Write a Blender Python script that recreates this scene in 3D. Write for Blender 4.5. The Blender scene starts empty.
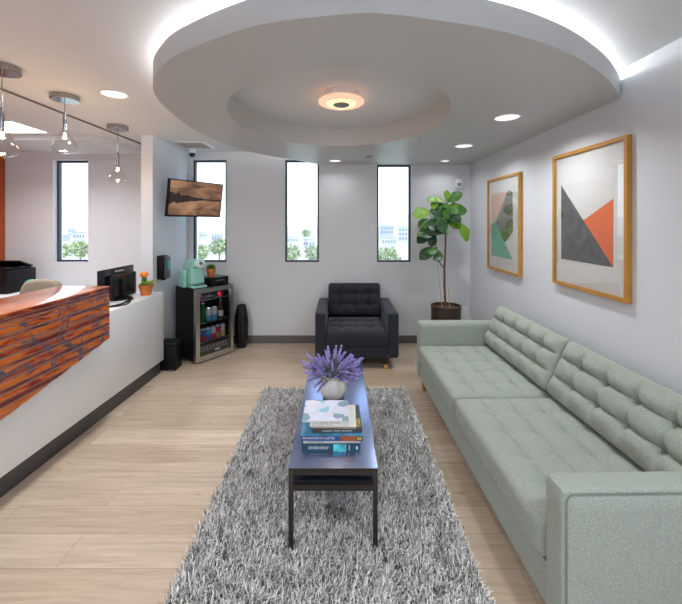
import bpy, bmesh, math, random
from mathutils import Vector, Matrix, noise
import numpy as np

random.seed(7)
SC = bpy.context.scene
COL = SC.collection
R = math.radians
PI = math.pi

# ------------------------------------------------------------------ camera, sky, sun, exposure
cam_data = bpy.data.cameras.new('camera')
cam = bpy.data.objects.new('camera', cam_data)
COL.objects.link(cam)
cam.location = (0, 0, 1.58)
cam.rotation_euler = (R(90), 0, 0)
cam_data.sensor_width = 36
cam_data.lens = 19.27
cam_data.shift_x = 0.0015
cam_data.shift_y = -0.1173
cam_data.clip_end = 3000
SC.camera = cam
SC.view_settings.view_transform = 'Standard'
SC.view_settings.look = 'None'
SC.view_settings.gamma = 1
SC.view_settings.use_curve_mapping = False
SC.view_settings.exposure = 0.1
EXP_SKY = 2.6
world = bpy.data.worlds.new('sky')
SC.world = world
world.use_nodes = True
wn = world.node_tree
bg = wn.nodes['Background']
tc = wn.nodes.new('ShaderNodeTexCoord')
sx = wn.nodes.new('ShaderNodeSeparateXYZ')
rp = wn.nodes.new('ShaderNodeValToRGB')
wn.links.new(tc.outputs['Generated'], sx.inputs[0])
wn.links.new(sx.outputs['Z'], rp.inputs[0])
rp.color_ramp.elements[0].position = 0.0
rp.color_ramp.elements[0].color = (0.80, 0.88, 1.0, 1)
rp.color_ramp.elements[1].position = 0.6
rp.color_ramp.elements[1].color = (0.60, 0.77, 1.0, 1)
wn.links.new(rp.outputs[0], bg.inputs[0])
bg.inputs[1].default_value = EXP_SKY
sun_d = bpy.data.lights.new('sun', 'SUN')
sun_d.energy = 5.0
sun_d.angle = R(2)
sun_d.color = (1, 0.97, 0.92)
sun = bpy.data.objects.new('sun', sun_d)
COL.objects.link(sun)
sun.rotation_euler = (R(-8), R(52), 0)
SC.cycles.max_bounces = 10
SC.cycles.diffuse_bounces = 6
SC.cycles.transparent_max_bounces = 16
SC.cycles.sample_clamp_indirect = 6
SC.cycles.caustics_reflective = False
SC.cycles.caustics_refractive = False

W_DOWN = 14.0      # each recessed lamp
W_PEND = 2.0
COVE = 20.0


# ------------------------------------------------------------------ materials
def nodes_of(name):
    m = bpy.data.materials.new(name)
    m.use_nodes = True
    nt = m.node_tree
    return m, nt, nt.nodes['Principled BSDF']


def N(nt, kind, **kw):
    n = nt.nodes.new(kind)
    for k, v in kw.items():
        if k in n.inputs.keys():
            n.inputs[k].default_value = v
        else:
            setattr(n, k, v)
    return n


def rgb(c):
    return (c[0], c[1], c[2], 1)


def mat(name, c, rough=0.6, metal=0.0, var=0.06, scale=30, bump=0.0, bscale=200, spec=0.5, coat=0.0, sheen=0.0, emit=None, es=0.0):
    m, nt, b = nodes_of(name)
    co = N(nt, 'ShaderNodeTexCoord')
    nz = N(nt, 'ShaderNodeTexNoise', Scale=scale, Detail=3.0)
    nt.links.new(co.outputs['Object'], nz.inputs['Vector'])
    cr = N(nt, 'ShaderNodeValToRGB')
    cr.color_ramp.elements[0].position = 0.3
    cr.color_ramp.elements[1].position = 0.7
    cr.color_ramp.elements[0].color = rgb([max(0, x * (1 - var)) for x in c])
    cr.color_ramp.elements[1].color = rgb([min(1, x * (1 + var)) for x in c])
    nt.links.new(nz.outputs['Fac'], cr.inputs[0])
    nt.links.new(cr.outputs[0], b.inputs['Base Color'])
    b.inputs['Roughness'].default_value = rough
    b.inputs['Metallic'].default_value = metal
    b.inputs['Specular IOR Level'].default_value = spec
    b.inputs['Coat Weight'].default_value = coat
    if sheen:
        b.inputs['Sheen Weight'].default_value = sheen
        b.inputs['Sheen Roughness'].default_value = 0.5
    if bump:
        n2 = N(nt, 'ShaderNodeTexNoise', Scale=bscale, Detail=2.0)
        nt.links.new(co.outputs['Object'], n2.inputs['Vector'])
        bp = N(nt, 'ShaderNodeBump', Strength=bump, Distance=0.002)
        nt.links.new(n2.outputs['Fac'], bp.inputs['Height'])
        nt.links.new(bp.outputs[0], b.inputs['Normal'])
    if emit:
        b.inputs['Emission Color'].default_value = rgb(emit)
        b.inputs['Emission Strength'].default_value = es
    return m


def fabric(name, c, c2, scale=420):
    m, nt, b = nodes_of(name)
    co = N(nt, 'ShaderNodeTexCoord')
    nz = N(nt, 'ShaderNodeTexNoise', Scale=scale, Detail=2.0)
    nt.links.new(co.outputs['Object'], nz.inputs['Vector'])
    cr = N(nt, 'ShaderNodeValToRGB')
    cr.color_ramp.elements[0].position = 0.38
    cr.color_ramp.elements[1].position = 0.62
    cr.color_ramp.elements[0].color = rgb(c)
    cr.color_ramp.elements[1].color = rgb(c2)
    nt.links.new(nz.outputs['Fac'], cr.inputs[0])
    nt.links.new(cr.outputs[0], b.inputs['Base Color'])
    b.inputs['Roughness'].default_value = 0.9
    b.inputs['Specular IOR Level'].default_value = 0.2
    b.inputs['Sheen Weight'].default_value = 0.15
    bp = N(nt, 'ShaderNodeBump', Strength=0.35, Distance=0.002)
    nt.links.new(nz.outputs['Fac'], bp.inputs['Height'])
    nt.links.new(bp.outputs[0], b.inputs['Normal'])
    return m


def glass_mat(name, tint=(1, 1, 1), refl=0.9, rough=0.0):
    """thin clear glass: see-through with a Fresnel reflection"""
    m, nt, b = nodes_of(name)
    nt.nodes.remove(b)
    out = nt.nodes['Material Output']
    tr = N(nt, 'ShaderNodeBsdfTransparent')
    tr.inputs[0].default_value = rgb(tint)
    gl = N(nt, 'ShaderNodeBsdfGlossy', Roughness=rough)
    lw = N(nt, 'ShaderNodeLayerWeight', Blend=0.5)
    fr = N(nt, 'ShaderNodeMath', operation='POWER')
    fr.inputs[1].default_value = 4.0
    nt.links.new(lw.outputs['Facing'], fr.inputs[0])
    mu = N(nt, 'ShaderNodeMath', operation='MULTIPLY_ADD')
    mu.inputs[1].default_value = refl * 0.95
    mu.inputs[2].default_value = 0.04 * refl
    mx = N(nt, 'ShaderNodeMixShader')
    nt.links.new(fr.outputs[0], mu.inputs[0])
    nt.links.new(mu.outputs[0], mx.inputs[0])
    nt.links.new(tr.outputs[0], mx.inputs[1])
    nt.links.new(gl.outputs[0], mx.inputs[2])
    nt.links.new(mx.outputs[0], out.inputs[0])
    return m


def emis(name, c, s):
    m, nt, b = nodes_of(name)
    b.inputs['Base Color'].default_value = rgb(c)
    b.inputs['Emission Color'].default_value = rgb(c)
    b.inputs['Emission Strength'].default_value = s
    return m


M = {}
M['wall'] = mat('wall_paint', (0.68, 0.695, 0.72), 0.75, var=0.01, scale=3, bump=0.05, bscale=150)
M['wall_blue_cast'] = mat('blue_cast_wall_paint', (0.675, 0.70, 0.745), 0.75, var=0.01, scale=3, bump=0.05, bscale=150)  # same wall paint with the bluish daylight cast put into its colour
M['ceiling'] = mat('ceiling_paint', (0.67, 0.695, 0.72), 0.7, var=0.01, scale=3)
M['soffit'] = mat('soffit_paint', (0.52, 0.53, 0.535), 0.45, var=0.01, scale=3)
M['orange_wall'] = mat('orange_wall_paint', (0.40, 0.075, 0.014), 0.7, var=0.05)
M['baseboard'] = mat('baseboard_vinyl', (0.13, 0.12, 0.12), 0.5)
M['win_frame'] = mat('window_frame_metal', (0.03, 0.033, 0.045), 0.4)
M['glass'] = glass_mat('window_glass', (0.98, 0.99, 1.0), 0.7)
M['clear'] = glass_mat('clear_glass', (0.96, 0.96, 0.96), 1.0)
M['art_glass'] = glass_mat('picture_glass', (1, 1, 1), 1.3)
M['fridge_glass'] = glass_mat('fridge_glass', (0.75, 0.77, 0.8), 0.5)
M['black'] = mat('black_plastic', (0.006, 0.006, 0.007), 0.45, spec=0.22)
M['black_gloss'] = mat('black_gloss', (0.007, 0.007, 0.009), 0.2, spec=0.35)
M['black_matte'] = mat('black_matte', (0.009, 0.009, 0.010), 0.7, spec=0.3)
M['grey_plastic'] = mat('grey_plastic', (0.25, 0.26, 0.28), 0.4)
M['dark_grey'] = mat('dark_grey_plastic', (0.07, 0.075, 0.08), 0.35)
M['white_plastic'] = mat('white_plastic', (0.8, 0.8, 0.8), 0.4)
M['steel'] = mat('brushed_steel', (0.62, 0.60, 0.57), 0.32, 1.0, bump=0.1, bscale=80)
M['chrome'] = mat('chrome', (0.7, 0.68, 0.66), 0.12, 1.0)
M['nickel'] = mat('satin_nickel', (0.36, 0.35, 0.35), 0.16, 1.0)
M['brass'] = mat('brass_tip', (0.75, 0.47, 0.14), 0.35, 0.6)
M['trim_dark'] = mat('dark_reveal', (0.16, 0.14, 0.13), 0.6)
M['desk_white'] = mat('white_laminate', (0.83, 0.845, 0.87), 0.35, var=0.005)
M['toe_kick'] = mat('toe_kick_metal', (0.10, 0.095, 0.10), 0.35, 0.6)
M['resin_groove'] = mat('grey_inlay', (0.27, 0.235, 0.235), 0.5)
M['terracotta'] = mat('terracotta', (0.62, 0.19, 0.045), 0.8, var=0.12)
M['green'] = mat('succulent_green', (0.08, 0.25, 0.05), 0.5, var=0.25)
M['green_light'] = mat('light_green', (0.36, 0.50, 0.08), 0.5, var=0.3)
M['cactus'] = mat('dark_green_cactus', (0.05, 0.12, 0.03), 0.6, var=0.2)
M['orange'] = mat('orange_cactus_flower', (0.85, 0.23, 0.03), 0.6, var=0.15)
M['soil'] = mat('potting_soil', (0.09, 0.045, 0.025), 0.95, var=0.4)
M['sage'] = fabric('sage_fabric', (0.225, 0.258, 0.224), (0.375, 0.41, 0.365), 380)
M['charcoal'] = fabric('charcoal_fabric', (0.003, 0.004, 0.006), (0.045, 0.052, 0.068), 170)
M['sage_dark'] = mat('sage_seam', (0.16, 0.19, 0.165), 0.9)
M['beige_fabric'] = fabric('beige_fabric', (0.27, 0.24, 0.185), (0.34, 0.305, 0.24))
M['oak_leg'] = mat('oak_leg', (0.42, 0.19, 0.06), 0.5, var=0.15)
M['dark_leg'] = mat('black_leg', (0.02, 0.018, 0.016), 0.4)
M['gold_wood'] = mat('golden_oak_frame', (0.47, 0.22, 0.035), 0.45, var=0.1, scale=12)
M['mat_board'] = mat('mat_board', (0.83, 0.83, 0.81), 0.8, var=0.005)
M['concrete'] = mat('grey_ink', (0.085, 0.087, 0.092), 0.85, var=0.5, scale=16)
M['art_orange'] = mat('orange_ink', (0.86, 0.165, 0.03), 0.8, var=0.05)
M['art_grey'] = mat('pale_grey_ink', (0.79, 0.785, 0.765), 0.8, var=0.02)
M['art_pink'] = mat('pink_ink', (0.80, 0.50, 0.38), 0.8, var=0.05)
M['art_green'] = mat('green_ink', (0.14, 0.55, 0.33), 0.8, var=0.05)
M['art_green2'] = mat('deep_green_ink', (0.10, 0.42, 0.25), 0.8, var=0.05)
M['art_dark'] = mat('speckled_grey_ink', (0.16, 0.155, 0.13), 0.85, var=0.6, scale=22)
M['teal'] = mat('mint_plastic', (0.30, 0.60, 0.52), 0.35, var=0.02)
M['mint_pale'] = mat('pale_mint_plastic', (0.50, 0.68, 0.64), 0.3)
M['teal_dark'] = mat('teal_plastic', (0.05, 0.50, 0.42), 0.35)
M['dark_pot'] = mat('dark_woven_pot', (0.045, 0.026, 0.018), 0.5, var=0.3)
M['bark'] = mat('bark', (0.12, 0.06, 0.035), 0.9, var=0.3)
M['stake'] = mat('bamboo_stake', (0.55, 0.38, 0.17), 0.7)
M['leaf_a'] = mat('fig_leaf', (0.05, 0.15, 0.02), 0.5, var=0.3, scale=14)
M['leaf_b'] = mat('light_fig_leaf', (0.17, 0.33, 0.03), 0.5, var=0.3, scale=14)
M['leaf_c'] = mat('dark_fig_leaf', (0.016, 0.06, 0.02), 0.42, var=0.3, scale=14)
M['vein'] = mat('leaf_vein', (0.25, 0.38, 0.10), 0.5)
M['ceramic'] = mat('white_ceramic', (0.80, 0.77, 0.73), 0.5, var=0.05, scale=18, bump=0.3, bscale=60)
M['lav'] = mat('lavender_flower', (0.17, 0.115, 0.46), 0.8, var=0.45, scale=60)
M['lav2'] = mat('pale_lavender_flower', (0.42, 0.37, 0.63), 0.8, var=0.3, scale=60)
M['lav_stem'] = mat('grey_green_stem', (0.13, 0.16, 0.11), 0.8, var=0.2)
M['table_leg'] = mat('black_metal', (0.022, 0.017, 0.014), 0.4)
M['paper'] = mat('paper_edges', (0.72, 0.70, 0.66), 0.9, var=0.08, scale=300)
M['grille'] = mat('dark_grille', (0.045, 0.04, 0.035), 0.5)
M['wire'] = mat('shelf_wire', (0.6, 0.6, 0.6), 0.3, 1.0)
M['can_lid'] = mat('can_lid', (0.7, 0.7, 0.7), 0.3, 1.0)
M['leather_text'] = mat('pale_lettering', (0.85, 0.85, 0.85), 0.6)
M['yellow_text'] = mat('yellow_lettering', (0.85, 0.62, 0.03), 0.6)
M['grey_text'] = mat('grey_lettering', (0.35, 0.35, 0.35), 0.6)


def floor_mat():
    m, nt, b = nodes_of('light_oak_planks')
    co = N(nt, 'ShaderNodeTexCoord')
    br = N(nt, 'ShaderNodeTexBrick', offset=0.37, offset_frequency=2)
    br.inputs['Scale'].default_value = 1
    br.inputs['Mortar Size'].default_value = 0.0012
    br.inputs['Mortar Smooth'].default_value = 0.2
    br.inputs['Bias'].default_value = 0.0
    br.inputs['Brick Width'].default_value = 1.3
    br.inputs['Row Height'].default_value = 0.185
    br.inputs['Color1'].default_value = (0, 0, 0, 1)
    br.inputs['Color2'].default_value = (1, 1, 1, 1)
    br.inputs['Mortar'].default_value = (0.5, 0.5, 0.5, 1)
    nt.links.new(co.outputs['Object'], br.inputs['Vector'])
    cr = N(nt, 'ShaderNodeValToRGB')
    e = cr.color_ramp.elements
    e[0].color = (0.50, 0.39, 0.29, 1)
    e[1].color = (0.635, 0.515, 0.405, 1)
    nt.links.new(br.outputs['Color'], cr.inputs[0])
    mp = N(nt, 'ShaderNodeMapping')
    mp.inputs['Scale'].default_value = (1.6, 22, 1)
    nt.links.new(co.outputs['Object'], mp.inputs[0])
    add = N(nt, 'ShaderNodeVectorMath', operation='ADD')
    nt.links.new(mp.outputs[0], add.inputs[0])
    nt.links.new(br.outputs['Color'], add.inputs[1])
    nz = N(nt, 'ShaderNodeTexNoise', Scale=1.6, Detail=6.0, Roughness=0.6, Distortion=0.6)
    nt.links.new(add.outputs[0], nz.inputs['Vector'])
    gr = N(nt, 'ShaderNodeValToRGB')
    gr.color_ramp.elements[0].position = 0.32
    gr.color_ramp.elements[0].color = (0.80, 0.775, 0.75, 1)
    gr.color_ramp.elements[1].position = 0.68
    gr.color_ramp.elements[1].color = (1.1, 1.1, 1.1, 1)
    nt.links.new(nz.outputs['Fac'], gr.inputs[0])
    mx = N(nt, 'ShaderNodeMix', data_type='RGBA', blend_type='MULTIPLY')
    mx.inputs[0].default_value = 1
    nt.links.new(cr.outputs[0], mx.inputs[6])
    nt.links.new(gr.outputs[0], mx.inputs[7])
    # knots
    vk = N(nt, 'ShaderNodeTexVoronoi', Scale=1.9)
    mk = N(nt, 'ShaderNodeMapping')
    mk.inputs['Scale'].default_value = (1, 2.3, 1)
    nt.links.new(co.outputs['Object'], mk.inputs[0])
    nt.links.new(mk.outputs[0], vk.inputs['Vector'])
    kr = N(nt, 'ShaderNodeValToRGB')
    kr.color_ramp.elements[0].position = 0.02
    kr.color_ramp.elements[0].color = (0.5, 0.42, 0.36, 1)
    kr.color_ramp.elements[1].position = 0.05
    kr.color_ramp.elements[1].color = (1, 1, 1, 1)
    nt.links.new(vk.outputs['Distance'], kr.inputs[0])
    mx3 = N(nt, 'ShaderNodeMix', data_type='RGBA', blend_type='MULTIPLY')
    mx3.inputs[0].default_value = 0.45
    nt.links.new(mx.outputs[2], mx3.inputs[6])
    nt.links.new(kr.outputs[0], mx3.inputs[7])
    mx2 = N(nt, 'ShaderNodeMix', data_type='RGBA')
    mx2.inputs[7].default_value = (0.30, 0.215, 0.14, 1)
    nt.links.new(br.outputs['Fac'], mx2.inputs[0])
    nt.links.new(mx3.outputs[2], mx2.inputs[6])
    nt.links.new(mx2.outputs[2], b.inputs['Base Color'])
    b.inputs['Roughness'].default_value = 0.42
    bp = N(nt, 'ShaderNodeBump', Strength=0.12, Distance=0.002)
    nt.links.new(nz.outputs['Fac'], bp.inputs['Height'])
    nt.links.new(bp.outputs[0], b.inputs['Normal'])
    return m


def resin_mat(name, rough, shift=0.0, violet=0.52):
    """orange, rust and violet marbled resin"""
    m, nt, b = nodes_of(name)
    co = N(nt, 'ShaderNodeTexCoord')
    mp = N(nt, 'ShaderNodeMapping')
    mp.inputs['Scale'].default_value = (2.0, 2.4, 14.0)
    nt.links.new(co.outputs['Object'], mp.inputs[0])
    nz = N(nt, 'ShaderNodeTexNoise', Scale=2.3, Detail=7.0, Roughness=0.66, Distortion=0.5)
    nt.links.new(mp.outputs[0], nz.inputs['Vector'])
    cr = N(nt, 'ShaderNodeValToRGB')
    e = cr.color_ramp.elements
    e[0].position = 0.33 + shift
    e[0].color = (0.13, 0.012, 0.008, 1)
    e[1].position = 0.66 + shift
    e[1].color = (0.70, 0.20, 0.03, 1)
    n = e.new(0.43 + shift)
    n.color = (0.32, 0.035, 0.012, 1)
    n = e.new(0.48 + shift)
    n.color = (0.60, 0.13, 0.018, 1)
    nt.links.new(nz.outputs['Fac'], cr.inputs[0])
    mp2 = N(nt, 'ShaderNodeMapping')
    mp2.inputs['Scale'].default_value = (1.0, 2.0, 1.5)
    mp2.inputs['Location'].default_value = (3.1, 1.7, 5.3)
    mp2.inputs['Rotation'].default_value = (R(-38), 0, 0)
    nt.links.new(co.outputs['Object'], mp2.inputs[0])
    n2 = N(nt, 'ShaderNodeTexNoise', Scale=2.0, Detail=7.0, Roughness=0.68, Distortion=1.2)
    nt.links.new(mp2.outputs[0], n2.inputs['Vector'])
    pr = N(nt, 'ShaderNodeValToRGB')
    pr.color_ramp.elements[0].position = violet
    pr.color_ramp.elements[0].color = (0, 0, 0, 1)
    pr.color_ramp.elements[1].position = violet + 0.03
    pr.color_ramp.elements[1].color = (1, 1, 1, 1)
    nt.links.new(n2.outputs['Fac'], pr.inputs[0])
    mx = N(nt, 'ShaderNodeMix', data_type='RGBA')
    mx.inputs[7].default_value = (0.13, 0.075, 0.11, 1)
    nt.links.new(pr.outputs[0], mx.inputs[0])
    nt.links.new(cr.outputs[0], mx.inputs[6])
    nt.links.new(mx.outputs[2], b.inputs['Base Color'])
    b.inputs['Roughness'].default_value = rough
    return m


def screen_mat():
    """a lake at dusk: brown sky, dark tree line, brown reflection"""
    m, nt, b = nodes_of('screen_picture')
    co = N(nt, 'ShaderNodeTexCoord')
    mp = N(nt, 'ShaderNodeMapping')
    mp.inputs['Scale'].default_value = (1.1, 1, 4.5)
    nt.links.new(co.outputs['Object'], mp.inputs[0])
    nz = N(nt, 'ShaderNodeTexNoise', Scale=2.2, Detail=6.0, Distortion=0.8)
    nt.links.new(mp.outputs[0], nz.inputs['Vector'])
    cr = N(nt, 'ShaderNodeValToRGB')
    cr.color_ramp.elements[0].position = 0.35
    cr.color_ramp.elements[0].color = (0.10, 0.045, 0.03, 1)
    cr.color_ramp.elements[1].position = 0.7
    cr.color_ramp.elements[1].color = (0.50, 0.27, 0.15, 1)
    nt.links.new(nz.outputs['Fac'], cr.inputs[0])
    s = N(nt, 'ShaderNodeSeparateXYZ')
    nt.links.new(co.outputs['Object'], s.inputs[0])
    # tree line: dark where |z - 0.01| < thickness that shrinks along x
    a = N(nt, 'ShaderNodeMath', operation='ABSOLUTE')
    nt.links.new(s.outputs['Z'], a.inputs[0])
    t = N(nt, 'ShaderNodeMapRange')
    t.inputs[1].default_value = -0.36
    t.inputs[2].default_value = 0.1
    t.inputs[3].default_value = 0.13
    t.inputs[4].default_value = 0.014
    nt.links.new(s.outputs['X'], t.inputs[0])
    n2 = N(nt, 'ShaderNodeTexNoise', Scale=22.0, Detail=3.0)
    nt.links.new(co.outputs['Object'], n2.inputs['Vector'])
    mu = N(nt, 'ShaderNodeMath', operation='MULTIPLY')
    nt.links.new(t.outputs[0], mu.inputs[0])
    nt.links.new(n2.outputs['Fac'], mu.inputs[1])
    lt = N(nt, 'ShaderNodeMath', operation='LESS_THAN')
    nt.links.new(a.outputs[0], lt.inputs[0])
    nt.links.new(mu.outputs[0], lt.inputs[1])
    mx = N(nt, 'ShaderNodeMix', data_type='RGBA')
    mx.inputs[7].default_value = (0.025, 0.015, 0.012, 1)
    nt.links.new(lt.outputs[0], mx.inputs[0])
    nt.links.new(cr.outputs[0], mx.inputs[6])
    b.inputs['Base Color'].default_value = (0.01, 0.01, 0.01, 1)
    nt.links.new(mx.outputs[2], b.inputs['Emission Color'])
    b.inputs['Emission Strength'].default_value = 0.85
    b.inputs['Roughness'].default_value = 0.08
    return m


def table_mat():
    m, nt, b = nodes_of('black_laminate_blue_sheen')
    co = N(nt, 'ShaderNodeTexCoord')
    nz = N(nt, 'ShaderNodeTexNoise', Scale=40.0, Detail=2.0)
    nt.links.new(co.outputs['Object'], nz.inputs['Vector'])
    cr = N(nt, 'ShaderNodeValToRGB')
    cr.color_ramp.elements[0].color = (0.27, 0.33, 0.52, 1)  # bluish reflected daylight put into the base colour of the black top
    cr.color_ramp.elements[1].color = (0.30, 0.36, 0.56, 1)
    nt.links.new(nz.outputs['Fac'], cr.inputs[0])
    nt.links.new(cr.outputs[0], b.inputs['Base Color'])
    b.inputs['Roughness'].default_value = 0.27
    b.inputs['Metallic'].default_value = 0.9
    return m


def pot_mat(name, c1, c2, bands):
    """horizontal woven bands"""
    m, nt, b = nodes_of(name)
    co = N(nt, 'ShaderNodeTexCoord')
    wv = N(nt, 'ShaderNodeTexWave', Scale=bands, Distortion=2.0, bands_direction='Z')
    nt.links.new(co.outputs['Object'], wv.inputs['Vector'])
    cr = N(nt, 'ShaderNodeValToRGB')
    cr.color_ramp.elements[0].color = rgb(c1)
    cr.color_ramp.elements[1].color = rgb(c2)
    nt.links.new(wv.outputs['Fac'], cr.inputs[0])
    nt.links.new(cr.outputs[0], b.inputs['Base Color'])
    b.inputs['Roughness'].default_value = 0.45
    bp = N(nt, 'ShaderNodeBump', Strength=0.6, Distance=0.004)
    nt.links.new(wv.outputs['Fac'], bp.inputs['Height'])
    nt.links.new(bp.outputs[0], b.inputs['Normal'])
    return m


def pile_mat():
    m, nt, b = nodes_of('shag_yarn')
    at = N(nt, 'ShaderNodeAttribute', attribute_name='yarn')
    cr = N(nt, 'ShaderNodeValToRGB')
    cr.color_ramp.elements[0].color = (0.05, 0.05, 0.052, 1)  # darkest yarn tone also carries the pile's self-shadow
    cr.color_ramp.elements[1].color = (0.95, 0.94, 0.92, 1)
    n = cr.color_ramp.elements.new(0.5)
    n.color = (0.50, 0.49, 0.475, 1)
    nt.links.new(at.outputs['Fac'], cr.inputs[0])
    nt.links.new(cr.outputs[0], b.inputs['Base Color'])
    b.inputs['Roughness'].default_value = 0.75
    b.inputs['Specular IOR Level'].default_value = 0.25
    return m


def cover_mat():
    """abstract pale cover with blue petals"""
    m, nt, b = nodes_of('petal_cover')
    co = N(nt, 'ShaderNodeTexCoord')
    vo = N(nt, 'ShaderNodeTexVoronoi', Scale=17.0)
    nt.links.new(co.outputs['Object'], vo.inputs['Vector'])
    s = N(nt, 'ShaderNodeSeparateColor')
    nt.links.new(vo.outputs['Color'], s.inputs[0])
    cr = N(nt, 'ShaderNodeValToRGB')
    cr.color_ramp.interpolation = 'CONSTANT'
    e = cr.color_ramp.elements
    e[0].color = (0.60, 0.63, 0.74, 1)
    e[1].position = 0.85
    e[1].color = (0.20, 0.30, 0.36, 1)
    for p, c in ((0.35, (0.62, 0.68, 0.82, 1)), (0.55, (0.68, 0.66, 0.74, 1)), (0.7, (0.26, 0.52, 0.66, 1))):
        n = e.new(p)
        n.color = c
    nt.links.new(s.outputs[0], cr.inputs[0])
    nt.links.new(cr.outputs[0], b.inputs['Base Color'])
    b.inputs['Roughness'].default_value = 0.3
    return m


M['floor'] = floor_mat()
M['resin'] = resin_mat('marbled_resin', 0.3, -0.02)
M['resin_red'] = resin_mat('rust_resin', 0.3, 0.13)
M['resin_top'] = resin_mat('polished_resin', 0.3, -0.1, 0.8)
M['resin_top'].node_tree.nodes['Principled BSDF'].inputs['Coat Weight'].default_value = 1.0
M['resin_top'].node_tree.nodes['Principled BSDF'].inputs['Coat Roughness'].default_value = 0.12
M['screen'] = screen_mat()
M['table'] = table_mat()
M['tree_pot'] = pot_mat('woven_planter', (0.012, 0.009, 0.008), (0.075, 0.04, 0.025), 18)
M['pile'] = pile_mat()
M['petal'] = cover_mat()
M['cove'] = emis('cove_led', (1, 0.98, 0.96), COVE)
M['lamp_warm'] = emis('warm_diffuser', (1, 0.68, 0.30), 1.7)
M['lamp_pale'] = emis('pale_diffuser', (0.95, 0.55, 0.38), 0.75)
M['lamp_white'] = emis('downlight_lens', (0.97, 0.98, 1), 1.1)
M['filament'] = emis('filament', (1, 0.62, 0.25), 30)
M['panel'] = emis('ceiling_panel', (1, 0.97, 0.92), 4.0)
M['led'] = emis('added_fridge_led', (0.85, 0.92, 1), 5.0)
M['red_led'] = emis('red_light', (1.0, 0.05, 0.02), 0.9)
M['lcd'] = emis('blue_lcd', (0.05, 0.30, 0.34), 0.12)


# ------------------------------------------------------------------ mesh helpers
def new_bm():
    return bmesh.new()


def build(name, bm, m, parent=None, smooth=True, loc=None, rot=None, angle=35):
    me = bpy.data.meshes.new(name)
    bmesh.ops.recalc_face_normals(bm, faces=bm.faces)
    bm.to_mesh(me)
    bm.free()
    for x in (m if isinstance(m, (list, tuple)) else [m]):
        me.materials.append(x)
    if smooth:
        me.polygons.foreach_set('use_smooth', [True] * len(me.polygons))
        me.set_sharp_from_angle(angle=R(angle))
    o = bpy.data.objects.new(name, me)
    COL.objects.link(o)
    if parent is not None:
        o.parent = parent
    if loc:
        o.location = loc
    if rot:
        o.rotation_euler = rot
    return o


def empty(name, loc=(0, 0, 0), rz=0.0, label=None, cat=None, group=None):
    o = bpy.data.objects.new(name, None)
    o.empty_display_size = 0.1
    COL.objects.link(o)
    o.location = loc
    o.rotation_euler = (0, 0, rz)
    tag(o, label, cat, group)
    return o


def tag(o, label=None, cat=None, group=None, kind=None):
    if label:
        o['label'] = label
    if cat:
        o['category'] = cat
    if group:
        o['group'] = group
    if kind:
        o['kind'] = kind
    return o


def dup(root, loc, rz=None, label=None, group=None):
    r = root.copy()
    COL.objects.link(r)
    r.location = loc
    if rz is not None:
        r.rotation_euler = (0, 0, rz)
    if label:
        r['label'] = label
    if group:
        r['group'] = group

    def kids(a, b):
        for ch in list(a.children):
            if ch is r:
                continue
            c = ch.copy()
            COL.objects.link(c)
            c.parent = b
            kids(ch, c)
    kids(root, r)
    return r


def box(bm, x0, x1, y0, y1, z0, z1, bev=0.0, seg=2, T=None, mi=0):
    g = bmesh.ops.create_cube(bm, size=1)
    vs = g['verts']
    bmesh.ops.scale(bm, vec=(x1 - x0, y1 - y0, z1 - z0), verts=vs)
    bmesh.ops.translate(bm, vec=((x0 + x1) / 2, (y0 + y1) / 2, (z0 + z1) / 2), verts=vs)
    fs = list({f for v in vs for f in v.link_faces})
    if bev:
        es = list({e for v in vs for e in v.link_edges})
        r = bmesh.ops.bevel(bm, geom=es, offset=bev, segments=seg, affect='EDGES', profile=0.5)
        vs = list({v for f in r['faces'] for v in f.verts})
        fs = list({f for v in vs for f in v.link_faces})
        vs = list({v for f in fs for v in f.verts})
    if T is not None:
        bmesh.ops.transform(bm, matrix=T, verts=vs)
    for f in fs:
        f.material_index = mi
    return vs


def lathe(bm, prof, n=32, cx=0, cy=0, cap0=True, cap1=True, rfun=None, mi=0):
    rings = []
    for (r, z) in prof:
        ring = []
        for i in range(n):
            a = 2 * PI * i / n
            rr = r * (rfun(a, z) if rfun else 1)
            ring.append(bm.verts.new((cx + rr * math.cos(a), cy + rr * math.sin(a), z)))
        rings.append(ring)
    fs = []
    for a, b in zip(rings[:-1], rings[1:]):
        for i in range(n):
            fs.append(bm.faces.new((a[i], a[(i + 1) % n], b[(i + 1) % n], b[i])))
    if cap0:
        fs.append(bm.faces.new(rings[0][::-1]))
    if cap1:
        fs.append(bm.faces.new(rings[-1]))
    for f in fs:
        f.material_index = mi
    return rings


def tube(bm, pts, rad, n=8, mi=0, caps=True):
    pts = [Vector(p) for p in pts]
    rads = rad if isinstance(rad, (list, tuple)) else [rad] * len(pts)
    rings = []
    up = None
    for i, p in enumerate(pts):
        d = (pts[min(i + 1, len(pts) - 1)] - pts[max(i - 1, 0)]).normalized()
        if up is None:
            up = Vector((0, 0, 1)) if abs(d.z) < 0.9 else Vector((1, 0, 0))
        u = d.cross(up).normalized()
        w = u.cross(d).normalized()
        up = w
        rings.append([bm.verts.new(p + (u * math.cos(2 * PI * k / n) + w * math.sin(2 * PI * k / n)) * rads[i]) for k in range(n)])
    fs = []
    for a, b in zip(rings[:-1], rings[1:]):
        for i in range(n):
            fs.append(bm.faces.new((a[i], a[(i + 1) % n], b[(i + 1) % n], b[i])))
    if caps:
        fs.append(bm.faces.new(rings[0][::-1]))
        fs.append(bm.faces.new(rings[-1]))
    for f in fs:
        f.material_index = mi


def prism_z(bm, pts, z0, z1):
    a = [bm.verts.new((x, y, z0)) for x, y in pts]
    b = [bm.verts.new((x, y, z1)) for x, y in pts]
    n = len(pts)
    for i in range(n):
        bm.faces.new((a[i], a[(i + 1) % n], b[(i + 1) % n], b[i]))
    bm.faces.new(a[::-1])
    bm.faces.new(b)


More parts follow.
